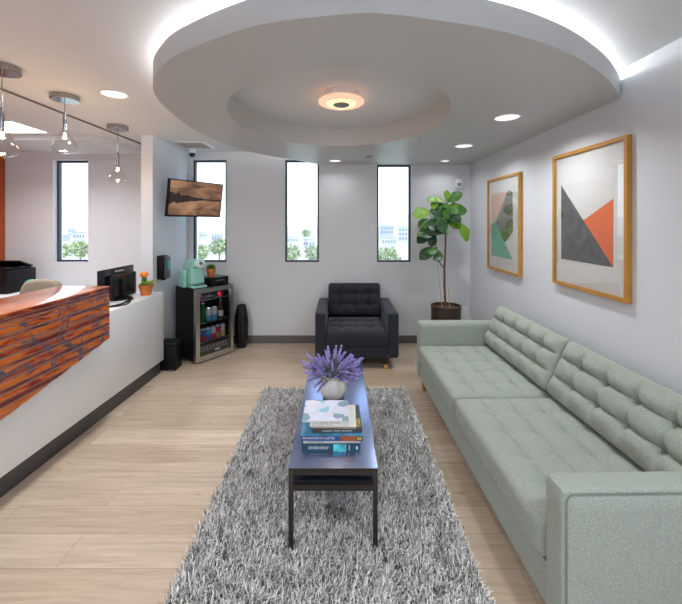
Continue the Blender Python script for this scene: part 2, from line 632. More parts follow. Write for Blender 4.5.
def prism_axis(bm, pts, t0, t1, fn, mi=0):
    """pts in 2-D, fn(u, v, t) -> xyz"""
    a = [bm.verts.new(fn(u, v, t0)) for u, v in pts]
    b = [bm.verts.new(fn(u, v, t1)) for u, v in pts]
    n = len(pts)
    fs = [bm.faces.new((a[i], a[(i + 1) % n], b[(i + 1) % n], b[i])) for i in range(n)]
    fs += [bm.faces.new(a[::-1]), bm.faces.new(b)]
    for f in fs:
        f.material_index = mi


def rounded(bm, lx, ly, lz, r, nx, ny, nz, disp=None, T=None):
    """a box of size lx, ly, lz centred at the origin with rounded edges; disp(x, y) raises its top"""
    hx, hy, hz = lx / 2, ly / 2, lz / 2

    def grid(fn, n, m):
        vs = [[bm.verts.new(fn(i / n, j / m)) for j in range(m + 1)] for i in range(n + 1)]
        for i in range(n):
            for j in range(m):
                bm.faces.new((vs[i][j], vs[i + 1][j], vs[i + 1][j + 1], vs[i][j + 1]))
    start = len(bm.verts)
    before = set(bm.verts)
    grid(lambda a, b: (-hx + lx * a, -hy + ly * b, hz), nx, ny)
    grid(lambda a, b: (-hx + lx * a, -hy + ly * b, -hz), nx, ny)
    grid(lambda a, b: (-hx + lx * a, -hy, -hz + lz * b), nx, nz)
    grid(lambda a, b: (-hx + lx * a, hy, -hz + lz * b), nx, nz)
    grid(lambda a, b: (-hx, -hy + ly * a, -hz + lz * b), ny, nz)
    grid(lambda a, b: (hx, -hy + ly * a, -hz + lz * b), ny, nz)
    vs = [v for v in bm.verts if v not in before]
    bmesh.ops.remove_doubles(bm, verts=vs, dist=1e-5)
    vs = [v for v in bm.verts if v not in before]
    for v in vs:
        p = v.co
        q = Vector((max(-hx + r, min(hx - r, p.x)), max(-hy + r, min(hy - r, p.y)), max(-hz + r, min(hz - r, p.z))))
        d = p - q
        top = max(0.0, min(1.0, (p.z + hz * 0.2) / (hz * 1.2)))
        x, y = p.x, p.y
        if d.length > 1e-9:
            p = q + d.normalized() * r
        if disp:
            p = p.copy()
            p.z += disp(x, y) * top
        v.co = p
    if T is not None:
        bmesh.ops.transform(bm, matrix=T, verts=vs)
    return vs


def tufts(lx, ly, ncol, nrow, deep, puff, seam=0.005):
    """buttons at the crossings of a grid, soft seams between them, puffed cells"""
    def f(x, y):
        u = (x / lx + 0.5)
        v = (y / ly + 0.5)
        e = min(u * lx, (1 - u) * lx, v * ly, (1 - v) * ly)
        edge = min(1.0, max(0.0, e / 0.09))
        edge = edge * edge * (3 - 2 * edge)
        uu, vv = u * ncol, v * nrow
        du = abs(uu - round(uu)) * lx / ncol
        dv = abs(vv - round(vv)) * ly / nrow
        ok_u = 0.5 < round(uu) + 0.0 < ncol - 0.5
        ok_v = 0.5 < round(vv) + 0.0 < nrow - 0.5
        h = puff * (abs(math.sin(PI * uu)) ** 0.5 if True else 1) * (abs(math.sin(PI * vv)) ** 0.5)
        h *= 1.0
        if ok_u:
            h -= seam * math.exp(-(du / 0.010) ** 2)
        if ok_v:
            h -= seam * 1.2 * math.exp(-(dv / 0.010) ** 2)
        if ok_u and ok_v:
            h -= deep * math.exp(-(du * du + dv * dv) / 0.032 ** 2)
        return h * edge
    return f


def lettering(text, size, m, parent, T, name='lettering', extrude=0.0004, align='LEFT', xscale=1.0):
    cu = bpy.data.curves.new(name, 'FONT')
    cu.body = text
    cu.size = size
    cu.extrude = extrude
    cu.align_x = align
    cu.align_y = 'CENTER'
    cu.resolution_u = 2
    t = bpy.data.objects.new('text_source', cu)
    COL.objects.link(t)
    dg = bpy.context.evaluated_depsgraph_get()
    me = bpy.data.meshes.new_from_object(t.evaluated_get(dg))
    bpy.data.objects.remove(t)
    bpy.data.curves.remove(cu)
    me.name = name
    me.transform(T @ Matrix.Diagonal((xscale, 1, 1, 1)))
    me.materials.clear()
    me.materials.append(m)
    o = bpy.data.objects.new(name, me)
    COL.objects.link(o)
    o.parent = parent
    return o


def struct(name, bm, m, parent=None, smooth=False):
    o = build(name, bm, m, parent, smooth)
    if parent is None:
        o['kind'] = 'structure'
    return o


# ------------------------------------------------------------------ the room
XL, XR, YF, YN = -4.37, 1.70, 4.765, -2.2
ZC, ZO, ZS = 2.50, 2.488, 2.33
WT = 0.16

b = new_bm()
box(b, XL - 0.2, XR + 0.2, YN - 0.2, YF + 0.2, -0.12, 0)
struct('floor', b, M['floor'])

b = new_bm()
box(b, -2.32, XR + 0.2, YN - 0.2, YF + WT, ZC, ZC + 0.15)
box(b, XL - 0.2, -2.332, YN - 0.2, YF + WT, ZO, ZC + 0.15)
struct('ceiling', b, M['ceiling'])
b = new_bm()
box(b, -2.331, -2.3195, YN, YF - 0.05, ZO - 0.002, ZC - 0.0005)
struct('trim_1', b, M['trim_dark'])

b = new_bm()
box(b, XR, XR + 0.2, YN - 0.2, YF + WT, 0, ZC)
struct('wall_right', b, M['wall_blue_cast'])
b = new_bm()
box(b, XL - 0.2, XL, YN - 0.2, YF + WT, 0, ZC + 0.1)
struct('wall_left', b, M['orange_wall'])

WIN = [(-3.745, -3.29, 2.39), (-1.92, -1.482, 2.39), (-0.718, -0.274, 2.39), (0.483, 0.927, 2.33)]
WZ0 = 1.055
b = new_bm()
xs = XL
for (a, c, zt) in WIN:
    box(b, xs, a, YF, YF + WT, 0, ZC)
    box(b, a, c, YF, YF + WT, 0, WZ0)
    box(b, a, c, YF, YF + WT, zt, ZC)
    xs = c
box(b, xs, XR, YF, YF + WT, 0, ZC)
bmesh.ops.remove_doubles(b, verts=b.verts, dist=1e-4)
struct('wall_far', b, M['wall'])


def window(n, x0, x1, z0, z1, y, fw=0.024):
    b = new_bm()
    box(b, x0, x0 + fw, y, y + 0.05, z0, z1)
    box(b, x1 - fw, x1, y, y + 0.05, z0, z1)
    box(b, x0 + fw, x1 - fw, y, y + 0.05, z0, z0 + fw)
    box(b, x0 + fw, x1 - fw, y, y + 0.05, z1 - fw, z1)
    o = struct('window_%d' % n, b, M['win_frame'])
    b = new_bm()
    box(b, x0 + fw, x1 - fw, y + 0.022, y + 0.026, z0 + fw, z1 - fw)
    build('pane', b, M['glass'], o, False)
    return o


for i, (a, c, zt) in enumerate(WIN):
    window(i + 1, a, c, WZ0, zt, YF + (0.07 if i == 0 else 0.03))

# unseen rear wall, with a broad window added for fill daylight
b = new_bm()
RX0, RX1, RZ0, RZ1 = -3.6, 1.3, 0.5, 2.35
box(b, XL, RX0, YN - WT, YN, 0, ZC)
box(b, RX1, XR, YN - WT, YN, 0, ZC)
box(b, RX0, RX1, YN - WT, YN, 0, RZ0)
box(b, RX0, RX1, YN - WT, YN, RZ1, ZC)
struct('wall_rear', b, M['wall'])
b = new_bm()
for k in range(5):
    x = RX0 + (RX1 - RX0) * k / 4
    box(b, max(RX0, x - 0.025), min(RX1, x + 0.025), YN - 0.1, YN - 0.05, RZ0, RZ1)
box(b, RX0, RX1, YN - 0.1, YN - 0.05, RZ0, RZ0 + 0.05)
box(b, RX0, RX1, YN - 0.1, YN - 0.05, RZ1 - 0.05, RZ1)
o = struct('window_5', b, M['win_frame'])
b = new_bm()
box(b, RX0, RX1, YN - 0.078, YN - 0.074, RZ0 + 0.05, RZ1 - 0.05)
build('pane', b, M['glass'], o, False)

# wing wall that ends the reception desk
b = new_bm()
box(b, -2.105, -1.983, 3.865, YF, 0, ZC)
struct('wall_wing', b, M['wall_blue_cast'])

# baseboards
b = new_bm()
box(b, -1.983, XR, YF - 0.012, YF, 0, 0.1)
struct('baseboard_far', b, M['baseboard'])
b = new_bm()
box(b, XR - 0.012, XR, YN, YF - 0.012, 0, 0.1)
struct('baseboard_right', b, M['baseboard'])
b = new_bm()
box(b, -1.983, -1.971, 3.865, YF - 0.012, 0, 0.1)
struct('baseboard_wing', b, M['baseboard'])

# dropped oval soffit with a round recess
edge = [(-0.28, 4.765), (-0.516, 4.46), (-0.86, 4.06), (-1.09, 3.58), (-1.175, 3.1), (-1.175, 2.66), (-1.115, 2.24), (-1.02, 1.99),
        (-0.89, 1.80), (-0.70, 1.615), (-0.32, 1.395), (0.036, 1.315), (0.184, 1.318), (0.377, 1.360), (0.60, 1.422), (0.84, 1.525), (1.085, 1.668), (1.38, 1.894), (1.60, 2.105), (1.70, 2.215)]


def catmull(P, n=8):
    out = []
    P = [Vector((x, y)) for x, y in P]
    for i in range(len(P) - 1):
        p0 = P[i - 1] if i else P[0] * 2 - P[1]
        p1, p2 = P[i], P[i + 1]
        p3 = P[i + 2] if i + 2 < len(P) else P[-1] * 2 - P[-2]
        for k in range(n):
            t = k / n
            out.append(0.5 * ((2 * p1) + (p2 - p0) * t + (2 * p0 - 5 * p1 + 4 * p2 - p3) * t * t + (3 * p1 - p0 - 3 * p2 + p3) * t ** 3))
    out.append(P[-1])
    return out


curve = catmull(edge)
outer = [(p.x, p.y) for p in curve] + [(XR, 3.2), (XR, 4.0), (XR, YF), (0.9, YF), (0.3, YF)]
HC, HRX, HRY = (-0.005, 2.685), 0.775, 0.92
hole = [(HC[0] + HRX * math.cos(2 * PI * k / 96), HC[1] + HRY * math.sin(2 * PI * k / 96)) for k in range(96)]


def slab_with_hole(out, hol, z0, z1):
    bm = new_bm()
    n = len(out)
    m = len(hol)
    res = []
    for z in (z0, z1):
        vo = [bm.verts.new((x, y, z)) for x, y in out]
        vh = [bm.verts.new((x, y, z)) for x, y in hol]
        es = [bm.edges.new((vo[i], vo[(i + 1) % n])) for i in range(n)]
        es += [bm.edges.new((vh[i], vh[(i + 1) % m])) for i in range(m)]
        bmesh.ops.triangle_fill(bm, edges=es, use_beauty=True)
        res.append((vo, vh))
    (a, ha), (c, hc) = res
    for i in range(n):
        bm.faces.new((a[i], a[(i + 1) % n], c[(i + 1) % n], c[i]))
    for i in range(m):
        bm.faces.new((ha[i], ha[(i + 1) % m], hc[(i + 1) % m], hc[i]))
    return bm


def inset(P, d):
    out = []
    for i, p in enumerate(P):
        t = (P[min(i + 1, len(P) - 1)] - P[max(i - 1, 0)]).normalized()
        out.append(p + Vector((-t.y, t.x)) * d)
    return out


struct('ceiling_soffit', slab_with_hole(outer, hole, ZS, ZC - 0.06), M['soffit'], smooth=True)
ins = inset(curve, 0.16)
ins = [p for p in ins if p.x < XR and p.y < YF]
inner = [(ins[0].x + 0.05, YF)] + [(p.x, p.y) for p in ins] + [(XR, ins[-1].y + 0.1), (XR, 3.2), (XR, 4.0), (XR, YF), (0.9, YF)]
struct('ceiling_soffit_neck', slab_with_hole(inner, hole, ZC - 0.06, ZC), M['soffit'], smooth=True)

# bulkhead under the office ceiling
b = new_bm()
prism_z(b, [(-3.42, 3.83), (-2.62, 3.83), (-2.40, YF - 0.15), (-3.30, YF - 0.15)], ZO - 0.05, ZO)
struct('ceiling_bulkhead', b, M['ceiling'])
b = new_bm()
box(b, XL, -2.105, YF - 0.03, YF, 2.40, ZO)
struct('trim_2', b, M['wall'])

# ------------------------------------------------------------------ lights of the room
t = empty('cove_light', (0, 0, 0), 0, 'white cove light strip hidden on the upper edge of the oval soffit', 'light strip')
b = new_bm()
strip = [p for p in inset(curve, 0.10) if p.x < XR - 0.02 and p.y < YF - 0.02]
tube(b, [(p.x, p.y, ZC - 0.048) for p in strip], 0.010, 6)
build('led_strip', b, M['cove'], t)
b = new_bm()
base = [p for p in inset(curve, 0.10) if p.x < XR - 0.02 and p.y < YF - 0.02]
prev = None
for p, q in zip(base[:-1], base[1:]):
    d = (q - p).normalized()
    nn = Vector((-d.y, d.x)) * 0.012
    v = [b.verts.new((a.x, a.y, z)) for z in (ZC - 0.0598, ZC - 0.057) for a in (p - nn, p + nn, q + nn, q - nn)]
    for f in ((0, 1, 2, 3), (4, 5, 6, 7), (0, 1, 5, 4), (1, 2, 6, 5), (2, 3, 7, 6), (3, 0, 4, 7)):
        b.faces.new([v[i] for i in f])
build('channel', b, M['white_plastic'], t, False)


def area(name, parent, loc, size, watts, color, spread=150):
    l = bpy.data.lights.new(name, 'AREA')
    l.shape = 'DISK'
    l.size = size
    l.energy = watts
    l.color = color
    l.spread = R(spread)
    o = bpy.data.objects.new(name, l)
    COL.objects.link(o)
    o.parent = parent
    o.location = loc
    return o


def downlight(x, y, z, d, label, watts=W_DOWN, group='recessed downlights'):
    t = empty('recessed_downlight', (x, y, z), 0, label, 'ceiling light', group)
    b = new_bm()
    r = d / 2
    lathe(b, [(r * 0.86, -0.001), (r, -0.001), (r, -0.006), (r * 0.9, -0.009), (r * 0.84, -0.004)], 32, cap0=False, cap1=False)
    build('trim_ring', b, M['white_plastic'], t)
    b = new_bm()
    lathe(b, [(0.001, -0.0035), (r * 0.85, -0.0035), (r * 0.85, -0.002), (0.001, -0.002)], 32)
    build('lens', b, M['lamp_white'], t)
    area('lamp', t, (0, 0, -0.012), d * 0.8, watts, (0.93, 0.975, 1.0))
    return t


downlight(-1.62, 2.62, ZC, 0.19, 'round recessed ceiling light between the pendants and the oval soffit')
downlight(1.193, 2.607, ZS, 0.19, 'round recessed light in the soffit above the large framed print, nearest to us', 9.0)
downlight(1.216, 3.58, ZS, 0.185, 'round recessed light in the soffit above the smaller-looking farther print', 6.0)
downlight(1.28, 4.45, ZS, 0.12, 'small recessed light in the soffit above the potted fig tree', 1.5)
downlight(-0.06, 4.45, ZS, 0.15, 'recessed light in the soffit in front of the window behind the armchair', 1.3)
# unseen downlights added behind the camera for fill light
for (x, y) in ((-1.6, 0.2), (0.9, 0.2), (-0.4, -1.2)):
    downlight(x, y, ZC, 0.19, 'unseen recessed ceiling light added for fill behind the camera', 20.0)

# sprinkler cap
b = new_bm()
lathe(b, [(0.001, -0.012), (0.03, -0.012), (0.042, -0.008), (0.042, -0.0005), (0.001, -0.0005)], 24)
o = build('sprinkler_cap', b, M['grey_plastic'], None, loc=(0.33, 4.17, ZS))
tag(o, 'small grey sprinkler cap under the soffit above the armchair', 'sprinkler')

# central lamp
t = empty('flush_ceiling_lamp', (0.01, 2.60, ZC), 0, 'round warm glowing flush ceiling lamp in the soffit recess', 'ceiling lamp')
b = new_bm()
lathe(b, [(0.001, -0.002), (0.12, -0.002), (0.12, -0.05), (0.001, -0.05)], 40)
build('canopy', b, M['white_plastic'], t)
b = new_bm()
lathe(b, [(0.105, -0.079), (0.150, -0.078), (0.162, -0.070), (0.162, -0.060), (0.15, -0.0505), (0.06, -0.0505)], 48)
build('lamp_shade', b, M['lamp_pale'], t)
b = new_bm()
lathe(b, [(0.055, -0.083), (0.100, -0.082), (0.1045, -0.0795), (0.055, -0.0795)], 48, cap0=False, cap1=False)
build('diffuser', b, M['lamp_warm'], t)
b = new_bm()
lathe(b, [(0.001, -0.095), (0.05, -0.094), (0.059, -0.089), (0.059, -0.0855), (0.001, -0.0855)], 32)
build('finial', b, M['grey_plastic'], t)
area('lamp', t, (0, 0, -0.10), 0.1, 4, (1, 0.76, 0.5), 170)
l = bpy.data.lights.new('halo', 'POINT')
l.energy = 1.2
l.color = (1, 0.6, 0.28)
l.shadow_soft_size = 0.05
o = bpy.data.objects.new('halo', l)
COL.objects.link(o)
o.parent = t
o.location = (0, 0.19, -0.05)

# office ceiling panel
t = empty('ceiling_panel_light', (-3.3, 3.48, ZO), 0, 'bright square ceiling panel light over the office behind the desk', 'ceiling light')
b = new_bm()
box(b, -0.37, 0.37, -0.215, 0.215, -0.008, -0.001)
build('frame', b, M['white_plastic'], t, False)
b = new_bm()
box(b, -0.35, 0.35, -0.195, 0.195, -0.011, -0.0085)
build('diffuser', b, M['panel'], t, False)
l = area('lamp', t, (0, 0, -0.02), 0.4, 24, (0.97, 0.97, 0.97))


# pendants
def pendant(x, y, zb, label):
    t = empty('glass_pendant_lamp', (x, y, ZC), 0, label, 'pendant lamp', 'clear glass teardrop pendants over the desk')
    b = new_bm()
    lathe(b, [(0.001, -0.0005), (0.092, -0.0005), (0.092, -0.032), (0.088, -0.036), (0.001, -0.036)], 40)
    build('canopy', b, M['nickel'], t)
    L = ZC - zb          # hang length
    top = -(L - 0.26)
    b = new_bm()
    tube(b, [(0, 0, -0.036), (0, 0, top + 0.01)], 0.0028, 6)
    build('cord', b, M['nickel'], t)
    b = new_bm()
    lathe(b, [(0.001, top + 0.03), (0.011, top + 0.03), (0.012, top - 0.10), (0.007, top - 0.11), (0.001, top - 0.11)], 16)
    build('socket', b, M['nickel'], t)
    b = new_bm()
    zb_ = -L
    lathe(b, [(0.013, top), (0.015, top - 0.05), (0.022, top - 0.09), (0.038, top - 0.135), (0.062, top - 0.175), (0.076, top - 0.205),
              (0.078, top - 0.225), (0.066, top - 0.247), (0.04, top - 0.258), (0.003, top - 0.26)], 32, cap0=False)
    build('glass_shade', b, M['clear'], t)
    b = new_bm()
    lathe(b, [(0.001, top - 0.111), (0.006, top - 0.113), (0.009, top - 0.13), (0.006, top - 0.146), (0.001, top - 0.149)], 12)
    build('bulb', b, M['filament'], t)
    l = bpy.data.lights.new('glow', 'POINT')
    l.energy = W_PEND
    l.color = (1, 0.7, 0.4)
    l.shadow_soft_size = 0.02
    o = bpy.data.objects.new('glow', l)
    COL.objects.link(o)
    o.parent = t
    o.location = (0, 0, top - 0.17)
    return t


pendant(-2.0, 2.16, 1.965, 'clear glass teardrop pendant with reddish canopy, nearest of the row over the desk')
pendant(-2.005, 2.66, 2.08, 'clear glass teardrop pendant hung highest, in the middle of the row over the desk')
pendant(-2.13, 3.5, 1.955, 'clear glass teardrop pendant nearest to the white wing wall')

# air vent and dome camera
t = empty('ceiling_vent', (-1.75, 4.36, ZC), 0, 'square slatted air vent in the ceiling near the television', 'vent')
b = new_bm()
for (x0, x1, y0, y1) in ((-0.2, 0.2, -0.2, -0.165), (-0.2, 0.2, 0.165, 0.2), (-0.2, -0.165, -0.165, 0.165), (0.165, 0.2, -0.165, 0.165)):
    box(b, x0, x1, y0, y1, -0.010, -0.0005)
build('frame', b, M['white_plastic'], t, False)
b = new_bm()
for k in range(9):
    y = -0.15 + k * 0.0375
    box(b, -0.164, 0.164, -0.013, 0.013, -0.0012, 0.0012, T=Matrix.Translation((0, y, -0.0085)) @ Matrix.Rotation(R(25), 4, 'X'))
build('slats', b, M['white_plastic'], t, False)
b = new_bm()
box(b, -0.165, 0.165, -0.165, 0.165, -0.002, -0.0006)
build('backing', b, M['grey_plastic'], t, False)

t = empty('security_camera', (-1.87, 4.62, ZC), 0, 'small white dome security camera in the corner above the television', 'camera')
b = new_bm()
lathe(b, [(0.001, -0.0005), (0.046, -0.0005), (0.048, -0.035), (0.04, -0.05), (0.001, -0.05)], 24)
build('housing', b, M['white_plastic'], t)
b = new_bm()
lathe(b, [(0.034, -0.0505), (0.035, -0.07), (0.028, -0.088), (0.015, -0.098), (0.001, -0.1)], 24)
build('dome', b, M['black_gloss'], t)

t = empty('wall_sensor', (1.54, YF, 2.08), 0, 'small white motion sensor on the far wall above the fig tree', 'sensor')
b = new_bm()
box(b, -0.04, 0.04, -0.045, -0.001, -0.055, 0.055, 0.012)
build('housing', b, M['white_plastic'], t)
b = new_bm()
box(b, -0.026, 0.026, -0.049, -0.0455, -0.035, 0.005, 0.001)
build('lens', b, M['grey_plastic'], t)

t = empty('wall_outlet', (1.63, YF, 0.43), 0, 'white power outlet low on the far wall beside the fig tree', 'outlet')
b = new_bm()
box(b, -0.035, 0.035, -0.006, -0.0005, -0.057, 0.057, 0.002)
build('plate', b, M['white_plastic'], t)
b = new_bm()
box(b, -0.018, 0.018, -0.008, -0.0062, 0.008, 0.04)
build('socket', b, M['white_plastic'], t)
b = new_bm()
box(b, -0.018, 0.018, -0.008, -0.0062, -0.04, -0.008)
build('socket', b, M['white_plastic'], t)

# ------------------------------------------------------------------ reception desk
DROT = R(2.0)
# local frame: origin at the far lower front corner, local -y runs towards the camera, local -x into the office
desk = empty('reception_desk', (-1.860, 3.85, 0), -DROT, 'long white reception desk with dark recessed base', 'desk')
b = new_bm()
DL = 3.3
box(b, -0.05, 0, -DL, 0, 0.13, 0.844, 0.003)
build('front_panel', b, M['desk_white'], desk)
b = new_bm()
box(b, -0.62, -0.051, -DL, 0, 0.80, 0.844, 0.003)
build('worktop', b, M['desk_white'], desk)
b = new_bm()
box(b, -0.62, -0.0505, -0.03, 0, 0.13, 0.7995)
build('end_panel', b, M['desk_white'], desk, False)
b = new_bm()
box(b, -0.045, -0.022, -DL, -0.03, 0, 0.1295)
build('toe_kick', b, M['toe_kick'], desk, False)

# raised transaction counter with grooved marbled front
ctr = empty('transaction_counter', (-1.78, 2.82, 0), -DROT, 'orange and violet grooved resin counter raised over the white desk', 'counter')


def zlow(y):          # sloping lower edge
    return 0.684 + 0.191 * y


def clip_low(y0, y1, z0, z1):
    """rectangle in (y, z) cut by the sloping lower edge"""
    poly = [(y0, z0), (y1, z0), (y1, z1), (y0, z1)]
    out = []
    n = len(poly)
    for i in range(n):
        p, q = poly[i], poly[(i + 1) % n]
        dp, dq = p[1] - zlow(p[0]), q[1] - zlow(q[0])
        if dp >= 0:
            out.append(p)
        if (dp > 0) != (dq > 0) and abs(dp - dq) > 1e-9:
            s = dp / (dp - dq)
            out.append((p[0] + (q[0] - p[0]) * s, p[1] + (q[1] - p[1]) * s))
    return out


CL = 2.1
b = new_bm()
prism_axis(b, clip_low(-CL, 0, 0.1, 1.0775), -0.022, -0.004, lambda u, v, t_: (t_, u, v))
build('backing_board', b, M['resin_groove'], ctr, False)
b = new_bm()
z = 1.0775
wid = [0.020, 0.013, 0.016, 0.030, 0.010, 0.034, 0.012, 0.026, 0.032, 0.010, 0.030, 0.018, 0.034, 0.012, 0.030, 0.022, 0.030, 0.012, 0.030, 0.016, 0.030, 0.012, 0.03]
for n_, w in enumerate(wid):
    poly = clip_low(-CL, 0, z - w, z)
    if len(poly) >= 3:
        prism_axis(b, poly, -0.0039, 0.0, lambda u, v, t_: (t_, u, v), mi=1 if n_ in (0, 1, 4, 7, 9, 11, 13, 15, 18, 21) else 0)
    z -= w + (0.011 if n_ % 2 else 0.008)
build('grooved_front', b, [M['resin'], M['resin_red']], ctr, False)
b = new_bm()
box(b, -0.40, 0.001, -CL, 0.001, 1.078, 1.086, 0.001)
build('counter_top', b, M['resin_top'], ctr)
b = new_bm()
box(b, -0.36, -0.33, -CL + 0.02, -0.02, 0.846, 1.0775)
build('rear_support', b, M['desk_white'], ctr, False)
b = new_bm()
box(b, -0.329, -0.023, -0.03, -0.005, 0.846, 1.0775)
build('end_support', b, M['desk_white'], ctr, False)
for y in (-0.3, -1.5):
    b = new_bm()
    box(b, -0.2, -0.0225, y - 0.02, y + 0.02, 0.8455, 0.88)
    build('bracket', b, M['resin_groove'], ctr, False)

# monitor on the desk, seen from behind
t = empty('computer_monitor', (-2.15, 3.50, 0.844), R(88), 'black computer monitor on the desk, its back to the lobby', 'monitor')
b = new_bm()
box(b, -0.26, 0.26, -0.018, 0.0, 0.016, 0.30, 0.006)
build('back_shell', b, M['black_gloss'], t)
b = new_bm()
rounded(b, 0.38, 0.23, 0.05, 0.015, 14, 10, 5, T=Matrix.Translation((0.04, -0.0435, 0.125)) @ Matrix.Rotation(R(90), 4, 'X'))
build('electronics_housing', b, M['black_gloss'], t)
b = new_bm()
box(b, -0.25, 0.25, 0.0005, 0.003, 0.045, 0.29)
build('screen', b, M['black_matte'], t)
b = new_bm()
box(b, -0.03, 0.03, -0.085, -0.0695, 0.015, 0.20, 0.003)
build('stand', b, M['black'], t)
b = new_bm()
lathe(b, [(0.001, 0.0), (0.10, 0.0), (0.10, 0.008), (0.03, 0.0145), (0.001, 0.0145)], 32, cy=-0.05)
build('base', b, M['black'], t)
lettering('ViewSonic', 0.034, M['leather_text'], t, Matrix.Translation((0.03, -0.0186, 0.268)) @ Matrix.Rotation(R(90), 4, 'X'), align='CENTER')

b = new_bm()
for k in range(3):
    tube(b, [(-0.28 + 0.01 * k, -0.06, 0.006), (-0.1, -0.08 - 0.03 * k, 0.006 + 0.008 * (k == 1)), (0.02, -0.03 - 0.02 * k, 0.008), (0.12, 0.0 + 0.02 * k, 0.006), (0.17, 0.07, 0.006)], 0.0055, 6)
o = build('cable_bundle', b, M['black'], None, loc=(-2.0, 3.36, 0.844), rot=(0, 0, R(75)))
tag(o, 'tangle of black cables lying on the desk in front of the monitor', 'cable')


# terracotta pots
def flower_pot(t, r, h):
    b = new_bm()
    lathe(b, [(r * 0.68, 0), (r * 0.9, h * 0.72), (r * 1.0, h * 0.72), (r * 1.02, h), (r * 0.92, h), (r * 0.88, h * 0.9), (0.001, h * 0.88)], 32, cap1=False)
    build('pot', b, M['terracotta'], t)
    b = new_bm()
    lathe(b, [(0.001, h * 0.885), (r * 0.87, h * 0.905), (r * 0.86, h * 0.93), (0.001, h * 0.945)], 24)
    build('soil', b, M['soil'], t)


def blade_leaf(bm, base, direction, L, w, curl=0.2, n=5):
    d = Vector(direction).normalized()
    side = d.cross(Vector((0, 0, 1)))
    if side.length < 1e-3:
        side = Vector((1, 0, 0))
    side.normalize()
    up = side.cross(d)
    rows = []
    for i in range(n + 1):
        s = i / n
        c = Vector(base) + d * L * s + Vector((0, 0, -1)) * curl * L * s * s
        ww = w * (math.sin(PI * min(0.98, 0.15 + s * 0.85)) ** 0.7) * 0.5
        rows.append([bm.verts.new(c - side * ww + up * ww * 0.35), bm.verts.new(c - up * 0.002 * (1 - s)), bm.verts.new(c + side * ww + up * ww * 0.35)])
    for a, c in zip(rows[:-1], rows[1:]):
        bm.faces.new((a[0], a[1], c[1], c[0]))
        bm.faces.new((a[1], a[2], c[2], c[1]))


t = empty('potted_cactus', (-1.955, 3.68, 0.844), 0, 'grafted cactus with an orange top in a terracotta pot on the white desk', 'plant')
flower_pot(t, 0.068, 0.105)
b = new_bm()
lathe(b, [(0.022, 0.098), (0.024, 0.13), (0.022, 0.175), (0.012, 0.182)], 24, cy=0, cx=-0.02, rfun=lambda a, z: 1 + 0.18 * math.cos(6 * a))
build('stem', b, M['cactus'], t)
b = new_bm()
lathe(b, [(0.01, 0.178), (0.030, 0.186), (0.036, 0.205), (0.030, 0.224), (0.015, 0.235), (0.001, 0.237)], 40, cx=-0.02, rfun=lambda a, z: 1 + 0.14 * math.cos(10 * a))
build('flower', b, M['orange'], t)
b = new_bm()
for k in range(26):
    a = k * 2.4
    el = R(20 + 45 * random.random())
    blade_leaf(b, (0.018 + 0.025 * math.cos(a), -0.02 + 0.025 * math.sin(a), 0.108), (math.cos(a) * math.cos(el), math.sin(a) * math.cos(el), math.sin(el)), 0.06 + 0.035 * random.random(), 0.026, 0.3)
build('leaves', b, M['green_light'], t)

# ------------------------------------------------------------------ office behind the desk
t = empty('office_credenza', (-3.65, 4.38, 0), 0, 'low white credenza along the office wall under the printer', 'cabinet')
b = new_bm()
box(b, -0.62, 0.62, -0.34, 0.36, 0.06, 0.72)
build('body', b, M['desk_white'], t, False)
b = new_bm()
box(b, -0.64, 0.64, -0.37, 0.37, 0.7205, 0.75, 0.003)
build('worktop', b, M['desk_white'], t)
for k in range(2):
    b = new_bm()
    box(b, -0.61 + 0.615 * k, -0.005 + 0.615 * k, -0.36, -0.3405, 0.07, 0.71, 0.002)
    d = build('door', b, M['desk_white'], t)
    b = new_bm()
    tube(b, [(-0.1 + 0.2 * k, -0.38, 0.5), (-0.1 + 0.2 * k, -0.38, 0.62)], 0.005, 8)
    box(b, -0.104 + 0.2 * k, -0.096 + 0.2 * k, -0.38, -0.3605, 0.51, 0.52)
    box(b, -0.104 + 0.2 * k, -0.096 + 0.2 * k, -0.38, -0.3605, 0.60, 0.61)
    build('handle', b, M['steel'], d)
b = new_bm()
box(b, -0.60, 0.60, -0.30, 0.34, 0, 0.0595)
build('plinth', b, M['toe_kick'], t, False)

t = empty('office_printer', (-4.04, 4.38, 0.75), R(-3), 'black desktop printer with open top tray on the credenza', 'printer')
b = new_bm()
box(b, -0.26, 0.24, -0.19, 0.19, 0, 0.27, 0.012)
build('body', b, M['black'], t)
b = new_bm()
box(b, -0.24, 0.20, -0.17, 0.17, 0.271, 0.295, 0.008)
box(b, -0.24, 0.24, -0.02, 0.0, -0.1, 0.1, 0.004, T=Matrix.Translation((-0.02, 0.08, 0.335)) @ Matrix.Rotation(R(68), 4, 'X'))
build('paper_tray', b, M['black_gloss'], t)
b = new_bm()
box(b, 0.06, 0.20, -0.197, -0.191, 0.10, 0.20, 0.002)
build('control_panel', b, M['black_gloss'], t)
b = new_bm()
box(b, -0.20, 0.02, -0.20, -0.191, 0.03, 0.09, 0.002)
build('paper_drawer', b, M['black_gloss'], t)

